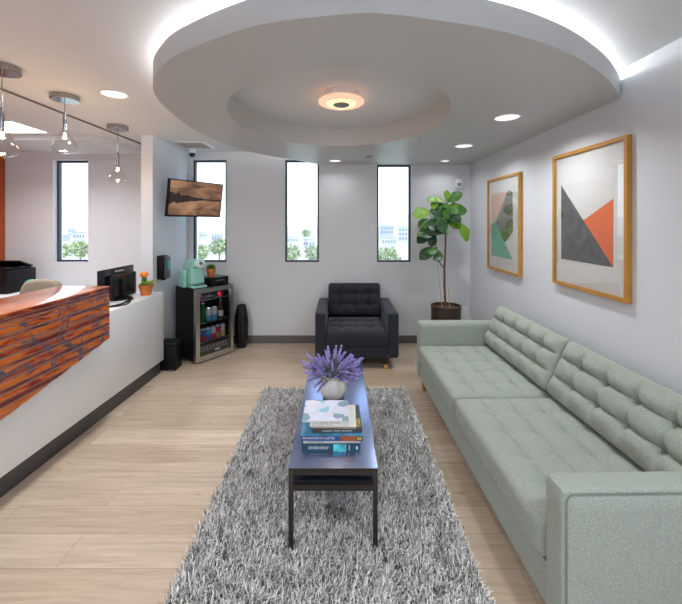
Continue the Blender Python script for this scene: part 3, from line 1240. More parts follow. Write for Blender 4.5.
t = empty('tape_dispenser', (-3.56, 4.22, 0.75), R(10), 'teal and white tape dispenser on the credenza beside the printer', 'dispenser')
b = new_bm()
rounded(b, 0.15, 0.075, 0.05, 0.018, 14, 8, 6, T=Matrix.Translation((0, 0, 0.025)))
build('base', b, M['teal_dark'], t)
b = new_bm()
bm2 = b
lathe(b, [(0.045, -0.012), (0.065, -0.012), (0.065, 0.012), (0.045, 0.012), (0.045, -0.012)], 32, cap0=False, cap1=False)
bmesh.ops.transform(b, matrix=Matrix.Translation((-0.01, 0, 0.105)) @ Matrix.Rotation(R(90), 4, 'X'), verts=b.verts)
build('tape_roll', b, M['teal_dark'], t)
b = new_bm()
lathe(b, [(0.001, -0.016), (0.044, -0.016), (0.044, 0.016), (0.001, 0.016)], 32)
bmesh.ops.transform(b, matrix=Matrix.Translation((-0.01, 0, 0.105)) @ Matrix.Rotation(R(90), 4, 'X'), verts=b.verts)
build('hub', b, M['white_plastic'], t)

t = empty('office_chair', (-2.80, 3.55, 0), R(3), 'beige upholstered office chair behind the reception counter', 'chair')
b = new_bm()
rounded(b, 0.37, 0.50, 0.07, 0.033, 20, 22, 4, T=Matrix.Translation((0, -0.17, 0.80)) @ Matrix.Rotation(R(80), 4, 'X'))
bk = b
for v in b.verts:                      # rounded top corners and a gentle wrap
    zz = v.co.z
    x = v.co.x
    if zz > 0.92:
        k = (zz - 0.92) / 0.13
        v.co.x = x * (1 - 0.22 * k * k)
        v.co.z = zz - 0.05 * k * (abs(x) / 0.22) ** 3
    v.co.y += 0.35 * x * x
build('backrest', b, M['beige_fabric'], t)
b = new_bm()
rounded(b, 0.48, 0.46, 0.08, 0.038, 16, 16, 5, T=Matrix.Translation((0, 0.09, 0.47)))
build('seat', b, M['beige_fabric'], t)
b = new_bm()
tube(b, [(0, 0.02, 0.425), (0, -0.20, 0.425), (0, -0.25, 0.5), (0, -0.235, 0.66)], 0.016, 10)
build('back_support', b, M['black'], t)
b = new_bm()
tube(b, [(0, 0.08, 0.07), (0, 0.08, 0.43)], 0.028, 14)
build('column', b, M['black'], t)
for k in range(5):
    a = 2 * PI * k / 5
    b = new_bm()
    c, s_ = math.cos(a), math.sin(a)
    tube(b, [(0.028 * c, 0.08 + 0.028 * s_, 0.10), (0.30 * c, 0.08 + 0.30 * s_, 0.075)], [0.022, 0.014], 8)
    lg = build('leg', b, M['black'], t)
    b = new_bm()
    tube(b, [(0.29 * c - 0.02 * s_, 0.08 + 0.29 * s_ + 0.02 * c, 0.028), (0.29 * c + 0.02 * s_, 0.08 + 0.29 * s_ - 0.02 * c, 0.028)], 0.028, 14)
    tube(b, [(0.29 * c, 0.08 + 0.29 * s_, 0.03), (0.29 * c, 0.08 + 0.29 * s_, 0.07)], 0.007, 6)
    build('caster', b, M['black'], lg)


# ------------------------------------------------------------------ upholstered seating
def seating(name, label, cat, W, D, arm_w, arm_h, back_h, seat_z, cushions, fab, leg_m, tip_m, cols_seat, rows_seat, cols_back, leg_h, body_z, lean, back_t=0.17, seat_t=0.15, tip_h=0.0, fwd=0.07, leg_in=0.055, leg_r=0.024):
    """front at local y = 0, back at y = D, width along x"""
    t = empty(name, (0, 0, 0), 0, label, cat)
    hw = W / 2
    b = new_bm()
    rounded(b, W - 2 * arm_w - 0.004, D - 0.03, seat_z - seat_t - body_z, 0.012, 10, 10, 4, T=Matrix.Translation((0, (D - 0.03) / 2 + 0.012, (seat_z - seat_t + body_z) / 2 - 0.002)))
    build('base', b, fab, t)
    for s in (-1, 1):
        b = new_bm()
        rounded(b, arm_w, D, arm_h - body_z, 0.028, 12, 30, 16, T=Matrix.Translation((s * (hw - arm_w / 2), D / 2, (arm_h + body_z) / 2)))
        a = build('arm', b, fab, t)
        b = new_bm()                     # seam round the outer side of the arm
        x = s * (hw - 0.0035)
        i = 0.013
        tube(b, [(x, i, body_z + 0.03), (x, i, arm_h - 0.03), (x, i + 0.008, arm_h - 0.014), (x, 0.03, arm_h - 0.0065), (x, D - 0.03, arm_h - 0.0065)], 0.0028, 6)
        build('piping', b, M['sage_dark'] if fab == M['sage'] else M['charcoal'], a)
    b = new_bm()
    rounded(b, W - 2 * arm_w - 0.004, 0.06, arm_h - body_z - 0.05, 0.02, 12, 6, 10, T=Matrix.Translation((0, D - 0.032, (arm_h + body_z) / 2 - 0.025)))
    build('back_frame', b, fab, t)
    iw = W - 2 * arm_w
    cw = iw / cushions
    bd = 0.235
    for k in range(cushions):
        cx = -iw / 2 + cw * (k + 0.5)
        b = new_bm()
        sl = D - bd + 0.035
        rounded(b, cw - 0.006, sl, seat_t, 0.035, int(cw * 60), int(sl * 60), 8, tufts(cw, sl, cols_seat, rows_seat, 0.020, 0.016, 0.006), T=Matrix.Translation((cx, sl / 2 - 0.012, seat_z - seat_t / 2 - 0.004)))
        build('seat_cushion', b, fab, t, angle=80)
        b = new_bm()
        bh = back_h - seat_z + 0.02
        Lc = bh / math.cos(lean)
        T = Matrix.Translation((cx, D - fwd - back_t / 2, seat_z + 0.003)) @ Matrix.Rotation(-lean, 4, 'X') @ Matrix.Translation((0, 0, Lc / 2 + 0.004)) @ Matrix.Rotation(R(90), 4, 'X')
        rounded(b, cw - 0.008, Lc, back_t, 0.04, int(cw * 75), int(Lc * 90), 8, tufts(cw, Lc, cols_back, 3, 0.036, 0.030, 0.008), T=T)
        bc = build('back_cushion', b, fab, t, angle=80)
    lx, ly = hw - leg_in, 0.06
    for (sx, y) in ((-1, ly), (1, ly), (-1, D - ly), (1, D - ly)):
        b = new_bm()
        lathe(b, [(leg_r * 0.75, tip_h), (leg_r, body_z - 0.003)], 16, cx=sx * lx, cy=y)
        lg = build('leg', b, leg_m, t)
        if tip_h:
            b = new_bm()
            lathe(b, [(leg_r * 0.66, 0), (leg_r * 0.76, tip_h - 0.0005)], 16, cx=sx * lx, cy=y)
            build('leg_tip', b, tip_m, lg)
    return t


sofa = seating('tufted_sofa', 'long sage green tufted sofa with two seat cushions along the right wall', 'sofa', 2.23, 0.87, 0.122, 0.65, 0.77, 0.45, 2,
               M['sage'], M['oak_leg'], None, 5, 4, 5, 0.12, 0.13, R(25), fwd=0.17, back_t=0.14)
sofa.rotation_euler = (0, 0, R(-90 + 1.0))
sofa.location = (0.747, 2.366, 0)
arm = seating('tufted_armchair', 'charcoal tufted armchair with brass leg tips against the far wall', 'armchair', 0.89, 0.84, 0.115, 0.61, 0.775, 0.42, 1,
              M['charcoal'], M['dark_leg'], M['brass'], 4, 3, 4, 0.13, 0.13, R(14), tip_h=0.055, leg_in=0.13, leg_r=0.03)
arm.location = (0.180, 3.865, 0)

# ------------------------------------------------------------------ rug
RX0, RX1, RY0, RY1 = -0.735, 0.635, 0.95, 3.44
rug = empty('shag_rug', (0, 0, 0), 0, 'grey and white shaggy rug under the black coffee table', 'rug')
b = new_bm()
box(b, RX0 + 0.02, RX1 - 0.02, RY0 + 0.02, RY1 - 0.02, 0.0005, 0.010, 0.003)
build('backing', b, M['baseboard'], rug)


def make_pile():
    rng = np.random.default_rng(3)
    n = 95000
    seg = 4
    # denser sampling close to the camera is not needed: uniform
    x = rng.uniform(RX0 + 0.02, RX1 - 0.02, n)
    y = rng.uniform(RY0 + 0.02, RY1 - 0.02, n)
    # bend directions vary in tufts
    gx = np.array([noise.noise((a * 9, c * 9, 0.0)) for a, c in zip(x, y)])
    gy = np.array([noise.noise((a * 9, c * 9, 7.0)) for a, c in zip(x, y)])
    ang = rng.uniform(0, 2 * np.pi, n) * 0.85 + np.arctan2(gy, gx)
    L = rng.uniform(0.022, 0.046, n)
    lean = rng.uniform(0.35, 1.0, n)
    curl = rng.normal(0, 0.9, n)
    w = rng.uniform(0.0015, 0.0030, n)
    tuft = np.array([noise.noise((a * 14, c * 14, 3.0)) for a, c in zip(x, y)])
    tone = np.clip(0.60 + 0.20 * tuft + rng.normal(0, 0.36, n), 0, 1)
    V = np.zeros((n, seg + 1, 2, 3), np.float32)
    px, py, pz = x.copy(), y.copy(), np.full(n, 0.009)
    th = lean * 0.5
    for i in range(seg + 1):
        s = i / seg
        ww = w * (1 - 0.55 * s)
        a = ang + curl * s
        sxn, syn = -np.sin(a), np.cos(a)
        V[:, i, 0] = np.stack([px - sxn * ww, py - syn * ww, pz], 1)
        V[:, i, 1] = np.stack([px + sxn * ww, py + syn * ww, pz + ww * 0.6], 1)
        tt = np.minimum(th + lean * 1.15 * s, 1.75)
        st = L / seg
        px = px + np.cos(a) * np.sin(tt) * st
        py = py + np.sin(a) * np.sin(tt) * st
        pz = np.maximum(pz + np.cos(tt) * st, 0.012)
    verts = V.reshape(-1, 3)
    base = (np.arange(n) * (seg + 1) * 2)[:, None, None]
    q = np.array([[2 * i, 2 * i + 1, 2 * i + 3, 2 * i + 2] for i in range(seg)])[None]
    faces = (base + q).reshape(-1, 4)
    me = bpy.data.meshes.new('pile')
    me.vertices.add(len(verts))
    me.vertices.foreach_set('co', verts.ravel())
    me.loops.add(faces.size)
    me.loops.foreach_set('vertex_index', faces.ravel().astype(np.int32))
    me.polygons.add(len(faces))
    me.polygons.foreach_set('loop_start', np.arange(0, faces.size, 4, dtype=np.int32))
    me.update(calc_edges=True)
    at = me.attributes.new('yarn', 'FLOAT', 'POINT')
    at.data.foreach_set('value', np.repeat(tone, (seg + 1) * 2).astype(np.float32))
    me.materials.append(M['pile'])
    o = bpy.data.objects.new('pile', me)
    COL.objects.link(o)
    o.parent = rug
    o['kind'] = 'stuff'


make_pile()

# ------------------------------------------------------------------ coffee table
TX0, TX1, TY0, TY1, TZ = -0.245, 0.180, 1.735, 3.085, 0.41
tab = empty('coffee_table', ((TX0 + TX1) / 2, (TY0 + TY1) / 2, 0), 0, 'long narrow black coffee table with a lower shelf on the shag rug', 'table')
hw, hd = (TX1 - TX0) / 2, (TY1 - TY0) / 2
b = new_bm()
box(b, -hw, hw, -hd, hd, TZ - 0.012, TZ, 0.002)
b.faces.ensure_lookup_table()
for f in b.faces:
    f.material_index = 0 if f.normal.z > 0.9 else 1
build('tabletop', b, [M['table'], M['table_leg']], tab)
LW = 0.022
for (sx, sy) in ((-1, -1), (1, -1), (-1, 1), (1, 1)):
    b = new_bm()
    x0 = sx * (hw - LW / 2) - LW / 2
    y0 = sy * (hd - LW / 2) - LW / 2
    box(b, x0, x0 + LW, y0, y0 + LW, 0.012, TZ - 0.0125, 0.0015)
    build('leg', b, M['table_leg'], tab)
b = new_bm()
e = LW + 0.0005
for s in (-1, 1):
    y0 = s * (hd - LW / 2) - LW / 2
    box(b, -hw + e, hw - e, y0, y0 + LW, TZ - 0.034, TZ - 0.0125)
    x0 = s * (hw - LW / 2) - LW / 2
    box(b, x0, x0 + LW, -hd + e, hd - e, TZ - 0.034, TZ - 0.0125)
build('top_frame', b, M['table_leg'], tab, False)
b = new_bm()
for s in (-1, 1):
    y0 = s * (hd - LW / 2) - LW / 2
    box(b, -hw + e, hw - e, y0, y0 + LW, TZ - 0.108, TZ - 0.080)
    x0 = s * (hw - LW / 2) - LW / 2
    box(b, x0, x0 + LW, -hd + e, hd - e, TZ - 0.108, TZ - 0.080)
build('shelf_frame', b, M['table_leg'], tab, False)
b = new_bm()
box(b, -hw + e, hw - e, -hd + e, hd - e, TZ - 0.092, TZ - 0.082)
build('shelf', b, M['table'], tab, False)


# ------------------------------------------------------------------ books
def book(name, x, y, z, w, d, h, rz, cover, label, m_top=None, spine=None, group='books stacked on the coffee table'):
    """spine faces the camera (local -y); origin at the centre of the lower face"""
    t = empty(name, (x, y, z), R(rz), label, 'book', group)
    c = 0.0022
    b = new_bm()
    box(b, -w / 2, w / 2, -d / 2, d / 2, 0, c)
    box(b, -w / 2, w / 2, -d / 2, d / 2, h - c, h, mi=1)
    box(b, -w / 2, w / 2, -d / 2, -d / 2 + c, c, h - c, mi=2)
    build('cover', b, [cover, m_top or cover, spine or cover], t, False)
    b = new_bm()
    box(b, -w / 2 + 0.003, w / 2 - 0.003, -d / 2 + c + 0.0003, d / 2 - 0.003, c + 0.0002, h - c - 0.0002)
    build('pages', b, M['paper'], t, False)
    return t


def spine_text(t, text, size, m, x, d, h, align='LEFT', xs=1.0):
    return lettering(text, size, m, t, Matrix.Translation((x, -d / 2 - 0.0006, h / 2)) @ Matrix.Rotation(R(90), 4, 'X'), align=align, xscale=xs)


def patch(t, name, x0, x1, d, z0, z1, m):
    b = new_bm()
    box(b, x0, x1, -d / 2 - 0.0006, -d / 2 - 0.0001, z0, z1)
    return build(name, b, m, t, False)


def spine_marks(t, name, xs, ws, d, z0, z1, m):
    """printing too small to read: short inked dashes along the spine"""
    b = new_bm()
    for x, w in zip(xs, ws):
        box(b, x, x + w, -d / 2 - 0.0006, -d / 2 - 0.0001, z0, z1)
    return build(name, b, m, t, False)


M['pale_grey_text'] = mat('faint_lettering', (0.52, 0.52, 0.51), 0.6)
M['bk_teal'] = mat('deep_teal_cover', (0.012, 0.06, 0.095), 0.3, var=0.2, scale=20)
M['bk_aqua'] = mat('aqua_photo', (0.10, 0.55, 0.62), 0.3, var=0.5, scale=25)
M['bk_pale'] = mat('pale_photo', (0.55, 0.72, 0.70), 0.3, var=0.4, scale=30)
M['bk_blue'] = mat('royal_blue_cover', (0.02, 0.06, 0.24), 0.3, var=0.15, scale=20)
M['bk_skyblue'] = mat('sky_blue_cover', (0.07, 0.24, 0.40), 0.25, var=0.4, scale=14)
M['bk_rust'] = mat('rust_photo', (0.35, 0.09, 0.025), 0.3, var=0.5, scale=30)
M['bk_white'] = mat('white_cover', (0.70, 0.69, 0.68), 0.35, var=0.03)
M['bk_dark'] = mat('slate_cover', (0.05, 0.055, 0.06), 0.4, var=0.15)
M['bk_tan'] = mat('tan_cover', (0.30, 0.18, 0.06), 0.5, var=0.2)

z = TZ
k0 = book('teal_book', -0.046, 1.975, z, 0.298, 0.235, 0.040, 0, M['bk_teal'], 'thick dark teal book lettered OVERVIEW at the bottom of the stack')
spine_text(k0, 'OVERVIEW', 0.021, M['leather_text'], -0.115, 0.235, 0.040)
patch(k0, 'spine_picture', 0.012, 0.078, 0.235, 0.001, 0.039, M['bk_aqua'])
patch(k0, 'spine_band', 0.092, 0.095, 0.235, 0.008, 0.035, M['leather_text'])
patch(k0, 'publisher_mark', 0.128, 0.136, 0.235, 0.014, 0.028, M['leather_text'])
z += 0.0403
k1 = book('white_book', -0.042, 1.978, z, 0.292, 0.225, 0.015, 0.4, M['bk_white'], 'thin white book lying on the thick teal book')
patch(k1, 'spine_band', -0.13, -0.04, 0.225, 0.004, 0.009, M['grey_text'])
z += 0.0153
k2 = book('blue_book', -0.042, 1.975, z, 0.315, 0.235, 0.027, -0.5, M['bk_blue'], 'blue book lettered DESTINATIONS OF A LIFETIME with a rust picture on its spine', M['bk_skyblue'])
spine_text(k2, 'DESTINATIONS OF A LIFETIME', 0.0155, M['leather_text'], -0.148, 0.235, 0.027, xs=0.78)
patch(k2, 'spine_picture', 0.045, 0.125, 0.235, 0.001, 0.026, M['bk_rust'])
patch(k2, 'spine_end', 0.1255, 0.157, 0.235, 0.001, 0.026, M['bk_dark'])
b = new_bm()
for (x0, x1, z0, z1) in ((0.132, 0.135, 0.007, 0.020), (0.139, 0.142, 0.007, 0.020), (0.135, 0.139, 0.017, 0.020), (0.135, 0.139, 0.007, 0.010), (0.145, 0.151, 0.007, 0.020)):
    box(b, x0, x1, -0.235 / 2 - 0.0012, -0.235 / 2 - 0.0007, z0, z1)
build('publisher_mark', b, M['yellow_text'], k2, False)
z += 0.0273
k3 = book('slate_book', -0.015, 2.005, z, 0.255, 0.245, 0.021, 1.0, M['bk_dark'], 'dark slate book with yellow letters up the side of its cover')
spine_marks(k3, 'spine_lettering', [-0.078, -0.02, 0.02], [0.05, 0.034, 0.055], 0.245, 0.007, 0.013, M['grey_text'])
lettering('YOU', 0.038, M['yellow_text'], k3, Matrix.Translation((0.110, -0.108, 0.0216)) @ Matrix.Rotation(R(90), 4, 'Z'))
z += 0.0213
k4 = book('cream_book', -0.032, 2.00, z, 0.235, 0.225, 0.009, -1.2, M['bk_white'], 'thin pale book with a tan spine lying on the dark slate book', None, M['bk_tan'])
z += 0.0093
k5 = book('grey_lettered_book', -0.055, 1.990, z, 0.205, 0.205, 0.028, 0.6, M['bk_white'], 'white book with grey spine lettering, just under the topmost petal cover')
spine_marks(k5, 'spine_lettering', [-0.088, -0.05, 0.0], [0.032, 0.042, 0.05], 0.205, 0.014, 0.020, M['pale_grey_text'])
spine_marks(k5, 'spine_subtitle', [-0.088, -0.066, -0.02], [0.016, 0.040, 0.036], 0.205, 0.006, 0.009, M['grey_text'])
z += 0.0283
k6 = book('petal_book', -0.075, 1.985, z, 0.240, 0.215, 0.007, 0.3, M['bk_white'], 'topmost thin book of the stack, pale cover with blue petals', M['petal'])

# ------------------------------------------------------------------ vase of lavender
VX, VY = -0.045, 2.44
t = empty('white_vase', (VX, VY, TZ), 0, 'rounded white faceted ceramic vase on the coffee table', 'vase')
b = new_bm()
fl = lambda a, z_: 1 + 0.022 * math.cos(9 * a) * math.sin(PI * min(1, max(0, z_ / 0.15)))
lathe(b, [(0.001, 0), (0.050, 0), (0.072, 0.012), (0.087, 0.045), (0.088, 0.075), (0.080, 0.115), (0.064, 0.145), (0.056, 0.150), (0.050, 0.146), (0.056, 0.12), (0.06, 0.06), (0.04, 0.012), (0.001, 0.01)], 72, cap0=False, cap1=False, rfun=fl)
build('body', b, M['ceramic'], t, angle=60)


def sprig(Ls, Lf, bend, m, mm):
    """a stem with a spike of small buds; grows along +z and bends to +x"""
    t = empty('lavender_sprig', (0, 0, 0), 0, 'purple lavender sprig standing in the white vase on the coffee table', 'flower', 'lavender sprigs in the white vase')
    L = Ls + Lf

    def pos(s):
        return Vector((bend * s * s * L, 0, s * L * (1 - 0.25 * bend * s)))
    b = new_bm()
    tube(b, [pos(k / 6 * (Ls / L + 0.02)) for k in range(7)], 0.0016, 5)
    for k in range(6):
        a = k * 2.1
        p = pos(0.25 + 0.07 * k)
        blade_leaf(b, p, (math.cos(a) * 0.6, math.sin(a) * 0.6, 0.8), 0.045, 0.006, 0.1, 3)
    build('stem', b, M['lav_stem'], t)
    b = new_bm()
    rows = 9
    for i in range(rows):
        s = Ls / L + (Lf / L) * i / (rows - 1)
        p = pos(s)
        rr = 0.0085 * (1 - 0.55 * i / (rows - 1))
        for k in range(5):
            a = 2 * PI * k / 5 + i * 0.6
            c = p + Vector((math.cos(a) * rr, math.sin(a) * rr, 0))
            g = bmesh.ops.create_icosphere(b, subdivisions=1, radius=1)
            bmesh.ops.scale(b, vec=(0.0052, 0.0052, 0.0085), verts=g['verts'])
            bmesh.ops.translate(b, vec=c, verts=g['verts'])
            for v in g['verts']:
                for f in v.link_faces:
                    f.material_index = random.random() < 0.4
    build('flower_spike', b, [m, mm], t, True)
    return t


protos = [sprig(0.15, 0.085, 0.35, M['lav'], M['lav2']), sprig(0.13, 0.10, 0.15, M['lav'], M['lav2']), sprig(0.12, 0.08, 0.55, M['lav2'], M['lav']), sprig(0.17, 0.09, 0.1, M['lav2'], M['lav'])]
NS = 70
for i in range(NS):
    pr = protos[i % 4]
    a = i * 2.39996
    rr = math.sqrt((i + 0.5) / NS)
    tilt = R(3 + 50 * rr + random.uniform(-6, 6))
    r0 = 0.034 * rr
    loc = (VX + r0 * math.cos(a), VY + r0 * math.sin(a), TZ + 0.115)
    o = pr if i < 4 else dup(pr, loc)
    o.location = loc
    o.rotation_euler = (0, tilt, a + random.uniform(-0.2, 0.2))
    s = random.uniform(0.68, 0.90)
    o.scale = (s, s, s)

# ------------------------------------------------------------------ framed prints on the right wall
def framed(name, yc, zc, label):
    """hangs on the right wall, faces -X; local u runs towards the camera (world -Y), v up"""
    t = empty(name, (XR, yc, zc), 0, label, 'framed print', 'golden framed abstract prints on the right wall')
    W, H, fd, fw = 0.745, 0.985, 0.032, 0.024
    b = new_bm()
    box(b, -fd, -0.001, -W / 2, -W / 2 + fw, -H / 2, H / 2)
    box(b, -fd, -0.001, W / 2 - fw, W / 2, -H / 2, H / 2)
    box(b, -fd, -0.001, -W / 2 + fw, W / 2 - fw, -H / 2, -H / 2 + fw)
    box(b, -fd, -0.001, -W / 2 + fw, W / 2 - fw, H / 2 - fw, H / 2)
    build('frame', b, M['gold_wood'], t, False)
    b = new_bm()
    box(b, -0.014, -0.002, -W / 2 + fw + 0.0005, W / 2 - fw - 0.0005, -H / 2 + fw + 0.0005, H / 2 - fw - 0.0005)
    build('mat_board', b, M['mat_board'], t, False)
    b = new_bm()
    box(b, -0.026, -0.024, -W / 2 + fw + 0.0005, W / 2 - fw - 0.0005, -H / 2 + fw + 0.0005, H / 2 - fw - 0.0005)
    build('glass', b, M['art_glass'], t, False)
    return t


def ink(t, poly, m, depth, yc, zc, name='printed_shape'):
    b = new_bm()
    prism_axis(b, [(y - yc, z_ - zc) for y, z_ in poly], -depth - 0.0004, -depth, lambda u, v, t_: (t_, u, v))
    return build(name, b, m, t, False)


YC1, ZC1 = 2.495, 1.597
p1 = framed('framed_print', YC1, ZC1, 'larger-looking framed print with dark grey and orange triangles above the sofa')
ink(p1, [(2.782, 1.30), (2.250, 1.30), (2.250, 1.86), (2.782, 1.86)], M['art_grey'], 0.0142, YC1, ZC1)
ink(p1, [(2.782, 1.86), (2.782, 1.30), (2.250, 1.30)], M['concrete'], 0.0147, YC1, ZC1)
ink(p1, [(2.527, 1.592), (2.250, 1.30), (2.250, 1.725)], M['art_orange'], 0.0147, YC1, ZC1)
YC2, ZC2 = 3.770, 1.557
p2 = framed('framed_print', YC2, ZC2, 'framed print with pink, green and speckled grey shapes nearer the fig tree')
ink(p2, [(4.065, 1.21), (3.555, 1.21), (3.555, 1.885), (4.065, 1.885)], M['art_grey'], 0.0142, YC2, ZC2)
ink(p2, [(4.065, 1.885), (3.688, 1.885), (3.955, 1.575), (4.065, 1.62)], M['art_pink'], 0.0147, YC2, ZC2)
ink(p2, [(4.065, 1.21), (3.565, 1.21), (3.955, 1.575), (4.065, 1.46)], M['art_green'], 0.0147, YC2, ZC2)
ink(p2, [(3.688, 1.877), (3.635, 1.90), (3.565, 1.87), (3.555, 1.50), (3.605, 1.45), (3.735, 1.37), (3.955, 1.575)], M['art_dark'], 0.0147, YC2, ZC2)
cir = [(4.00 + 0.085 * math.cos(a), 1.49 + 0.085 * math.sin(a)) for a in [2 * PI * k / 28 for k in range(28)]]
ink(p2, cir, M['art_green2'], 0.0152, YC2, ZC2)

# ------------------------------------------------------------------ television on the wing wall
tv_a = Vector((-1.87, 3.97))
tv_b = Vector((-1.50, 4.62))
tvd = (tv_b - tv_a).normalized()
TVW = (tv_b - tv_a).length
tv_rz = math.atan2(tvd.y, tvd.x)
mid = (tv_a + tv_b) / 2
tv = empty('wall_television', (mid.x, mid.y, 1.848), tv_rz, 'flat television showing a brown lake scene, tilted down beside the window', 'television')
tv.rotation_euler = (R(8), 0, tv_rz)       # leans over the viewer
TVH = 0.418
b = new_bm()
box(b, -TVW / 2, TVW / 2, 0.0, 0.035, -TVH / 2, TVH / 2, 0.004)
build('housing', b, M['black'], tv)
b = new_bm()
w_, h_ = TVW / 2, TVH / 2
for (x0, x1, z0, z1) in ((-w_, w_, h_ - 0.012, h_), (-w_, w_, -h_, -h_ + 0.018), (-w_, -w_ + 0.012, -h_ + 0.018, h_ - 0.012), (w_ - 0.012, w_, -h_ + 0.018, h_ - 0.012)):
    box(b, x0, x1, -0.006, -0.0005, z0, z1)
build('bezel', b, M['black_gloss'], tv, False)
b = new_bm()
box(b, -w_ + 0.0122, w_ - 0.0122, -0.0035, -0.0006, -h_ + 0.0182, h_ - 0.0122)
build('screen', b, M['screen'], tv, False)
b = new_bm()
box(b, -0.1, 0.1, 0.0355, 0.045, -0.1, 0.1)
build('mount_plate', b, M['black_matte'], tv, False)
Rm = tv.rotation_euler.to_matrix()
inv = Rm.inverted()
pw = inv @ (Vector((-1.975, 4.42, 1.85)) - Vector(tv.location))
b = new_bm()
pm = Vector((0, 0.046, 0))
tube(b, [pm, (pm + pw) / 2 + Vector((0.03, 0.02, 0)), pw], 0.018, 10)
build('wall_arm', b, M['black_matte'], tv)

# ------------------------------------------------------------------ dispenser on the wing wall
t = empty('sanitizer_dispenser', (-1.983, 4.0, 1.085), 0, 'black and grey hand sanitizer dispenser on the wing wall', 'dispenser')
b = new_bm()
box(b, 0.001, 0.078, -0.058, 0.058, -0.13, 0.13, 0.012)
build('housing', b, M['black'], t)
b = new_bm()
rounded(b, 0.1, 0.25, 0.03, 0.014, 10, 18, 4, T=Matrix.Translation((0.0925, 0, 0.0)) @ Matrix.Rotation(R(90), 4, 'Y') @ Matrix.Rotation(R(90), 4, 'Z'))
build('front_cover', b, M['dark_grey'], t)
b = new_bm()
box(b, 0.1076, 0.109, -0.028, 0.028, -0.03, 0.075)
build('level_window', b, M['lcd'], t, False)
b = new_bm()
box(b, 0.03, 0.07, -0.02, 0.02, -0.142, -0.1305, 0.003)
build('nozzle', b, M['black_matte'], t)

# ------------------------------------------------------------------ beverage fridge
FA = math.atan2(0.40, 0.295)
fr = empty('beverage_fridge', (-1.585, 4.02, 0), FA, 'black beverage fridge with a steel framed glass door, full of drinks', 'fridge')
# local: door along +x (0..0.497), outward is -y, body goes back along +y
FW, FD, FH = 0.497, 0.42, 0.832
b = new_bm()
box(b, 0, FW, 0.05, FD, FH - 0.03, FH)                # top
box(b, 0, 0.02, 0.05, FD, 0.03, FH - 0.03)
box(b, FW - 0.02, FW, 0.05, FD, 0.03, FH - 0.03)
box(b, 0.02, FW - 0.02, FD - 0.02, FD, 0.03, FH - 0.03)
box(b, 0.02, FW - 0.02, 0.05, FD - 0.02, 0.03, 0.10)
build('cabinet', b, M['black'], fr, False)
door = new_bm()
for (x0, x1, z0, z1) in ((0, 0.048, 0.02, FH - 0.004), (FW - 0.036, FW, 0.02, FH - 0.004), (0.048, FW - 0.036, FH - 0.05, FH - 0.004), (0.048, FW - 0.036, 0.02, 0.075)):
    box(door, x0, x1, 0.0, 0.046, z0, z1)
door = build('door', door, M['steel'], fr, False)
b = new_bm()
box(b, 0.049, FW - 0.037, 0.016, 0.020, 0.19, FH - 0.051)
build('door_glass', b, M['fridge_glass'], door, False)
b = new_bm()
box(b, 0.049, FW - 0.037, 0.010, 0.03, 0.0755, 0.189)
build('kick_panel', b, M['grille'], door, False)
for k in range(8):
    b = new_bm()
    x = 0.062 + k * 0.0435
    for (x0, x1, z0, z1) in ((x, x + 0.036, 0.165, 0.168), (x, x + 0.036, 0.125, 0.128), (x, x + 0.003, 0.128, 0.165), (x + 0.033, x + 0.036, 0.128, 0.165)):
        box(b, x0, x1, 0.007, 0.0099, z0, z1)
    build('vent_frame', b, M['grey_plastic'], door, False)
b = new_bm()
for (x0, x1) in ((FW / 2, FW / 2 + 0.022), (FW / 2 + 0.026, FW / 2 + 0.062)):
    box(b, x0, x1, 0.009, 0.0098, 0.099, 0.111)
build('maker_badge', b, M['leather_text'], door, False)
for k in range(2):
    b = new_bm()
    tube(b, [(0.03 + 0.43 * k, 0.08, 0.03), (0.03 + 0.43 * k, 0.08, 0.0)], 0.015, 10)
    tube(b, [(0.03 + 0.43 * k, FD - 0.05, 0.03), (0.03 + 0.43 * k, FD - 0.05, 0.0)], 0.015, 10)
    build('foot', b, M['black_matte'], fr)
SH = (0.205, 0.425, 0.685)
for zz in SH:
    b = new_bm()
    for k in range(9):
        x = 0.026 + k * (FW - 0.052) / 8
        tube(b, [(x, 0.056, zz), (x, FD - 0.03, zz)], 0.0022, 5)
    for y in (0.056, FD - 0.03):
        tube(b, [(0.022, y, zz), (FW - 0.022, y, zz)], 0.0032, 6)
    build('shelf', b, M['wire'], fr)
b = new_bm()
box(b, 0.03, FW - 0.03, FD - 0.045, FD - 0.0205, FH - 0.05, FH - 0.032)
build('added_led_bar', b, M['led'], fr, False)  # light bar added inside to brighten the drinks
l = bpy.data.lights.new('added_fridge_fill', 'POINT')  # point light added as fill for the fridge interior
l.energy = 2.2
l.color = (0.85, 0.92, 1)
l.shadow_soft_size = 0.03
o = bpy.data.objects.new('added_fridge_fill', l)
COL.objects.link(o)
o.parent = fr
o.location = (FW / 2, 0.1, FH - 0.06)

FRM = Matrix.Translation((-1.585, 4.02, 0)) @ Matrix.Rotation(FA, 4, 'Z')


def in_fridge(x, y, z_):
    return tuple(FRM @ Vector((x, y, z_)))


def can(cols, label, group):
    t = empty('drink_can', (0, 0, 0), 0, label, 'can', group)
    b = new_bm()
    h = 0.150
    lathe(b, [(0.022, 0), (0.031, 0.008), (0.031, h * 0.45)], 20, cap1=False, mi=0)
    lathe(b, [(0.031, h * 0.45), (0.031, h * 0.9)], 20, cap0=False, cap1=False, mi=1)
    bmesh.ops.remove_doubles(b, verts=b.verts, dist=1e-5)
    build('body', b, cols, t)
    b = new_bm()
    lathe(b, [(0.031, h * 0.9), (0.027, h * 0.97), (0.027, h), (0.024, h * 0.98), (0.001, h * 0.98)], 20, cap0=False, cap1=False)
    build('lid', b, M['can_lid'], t)
    return t


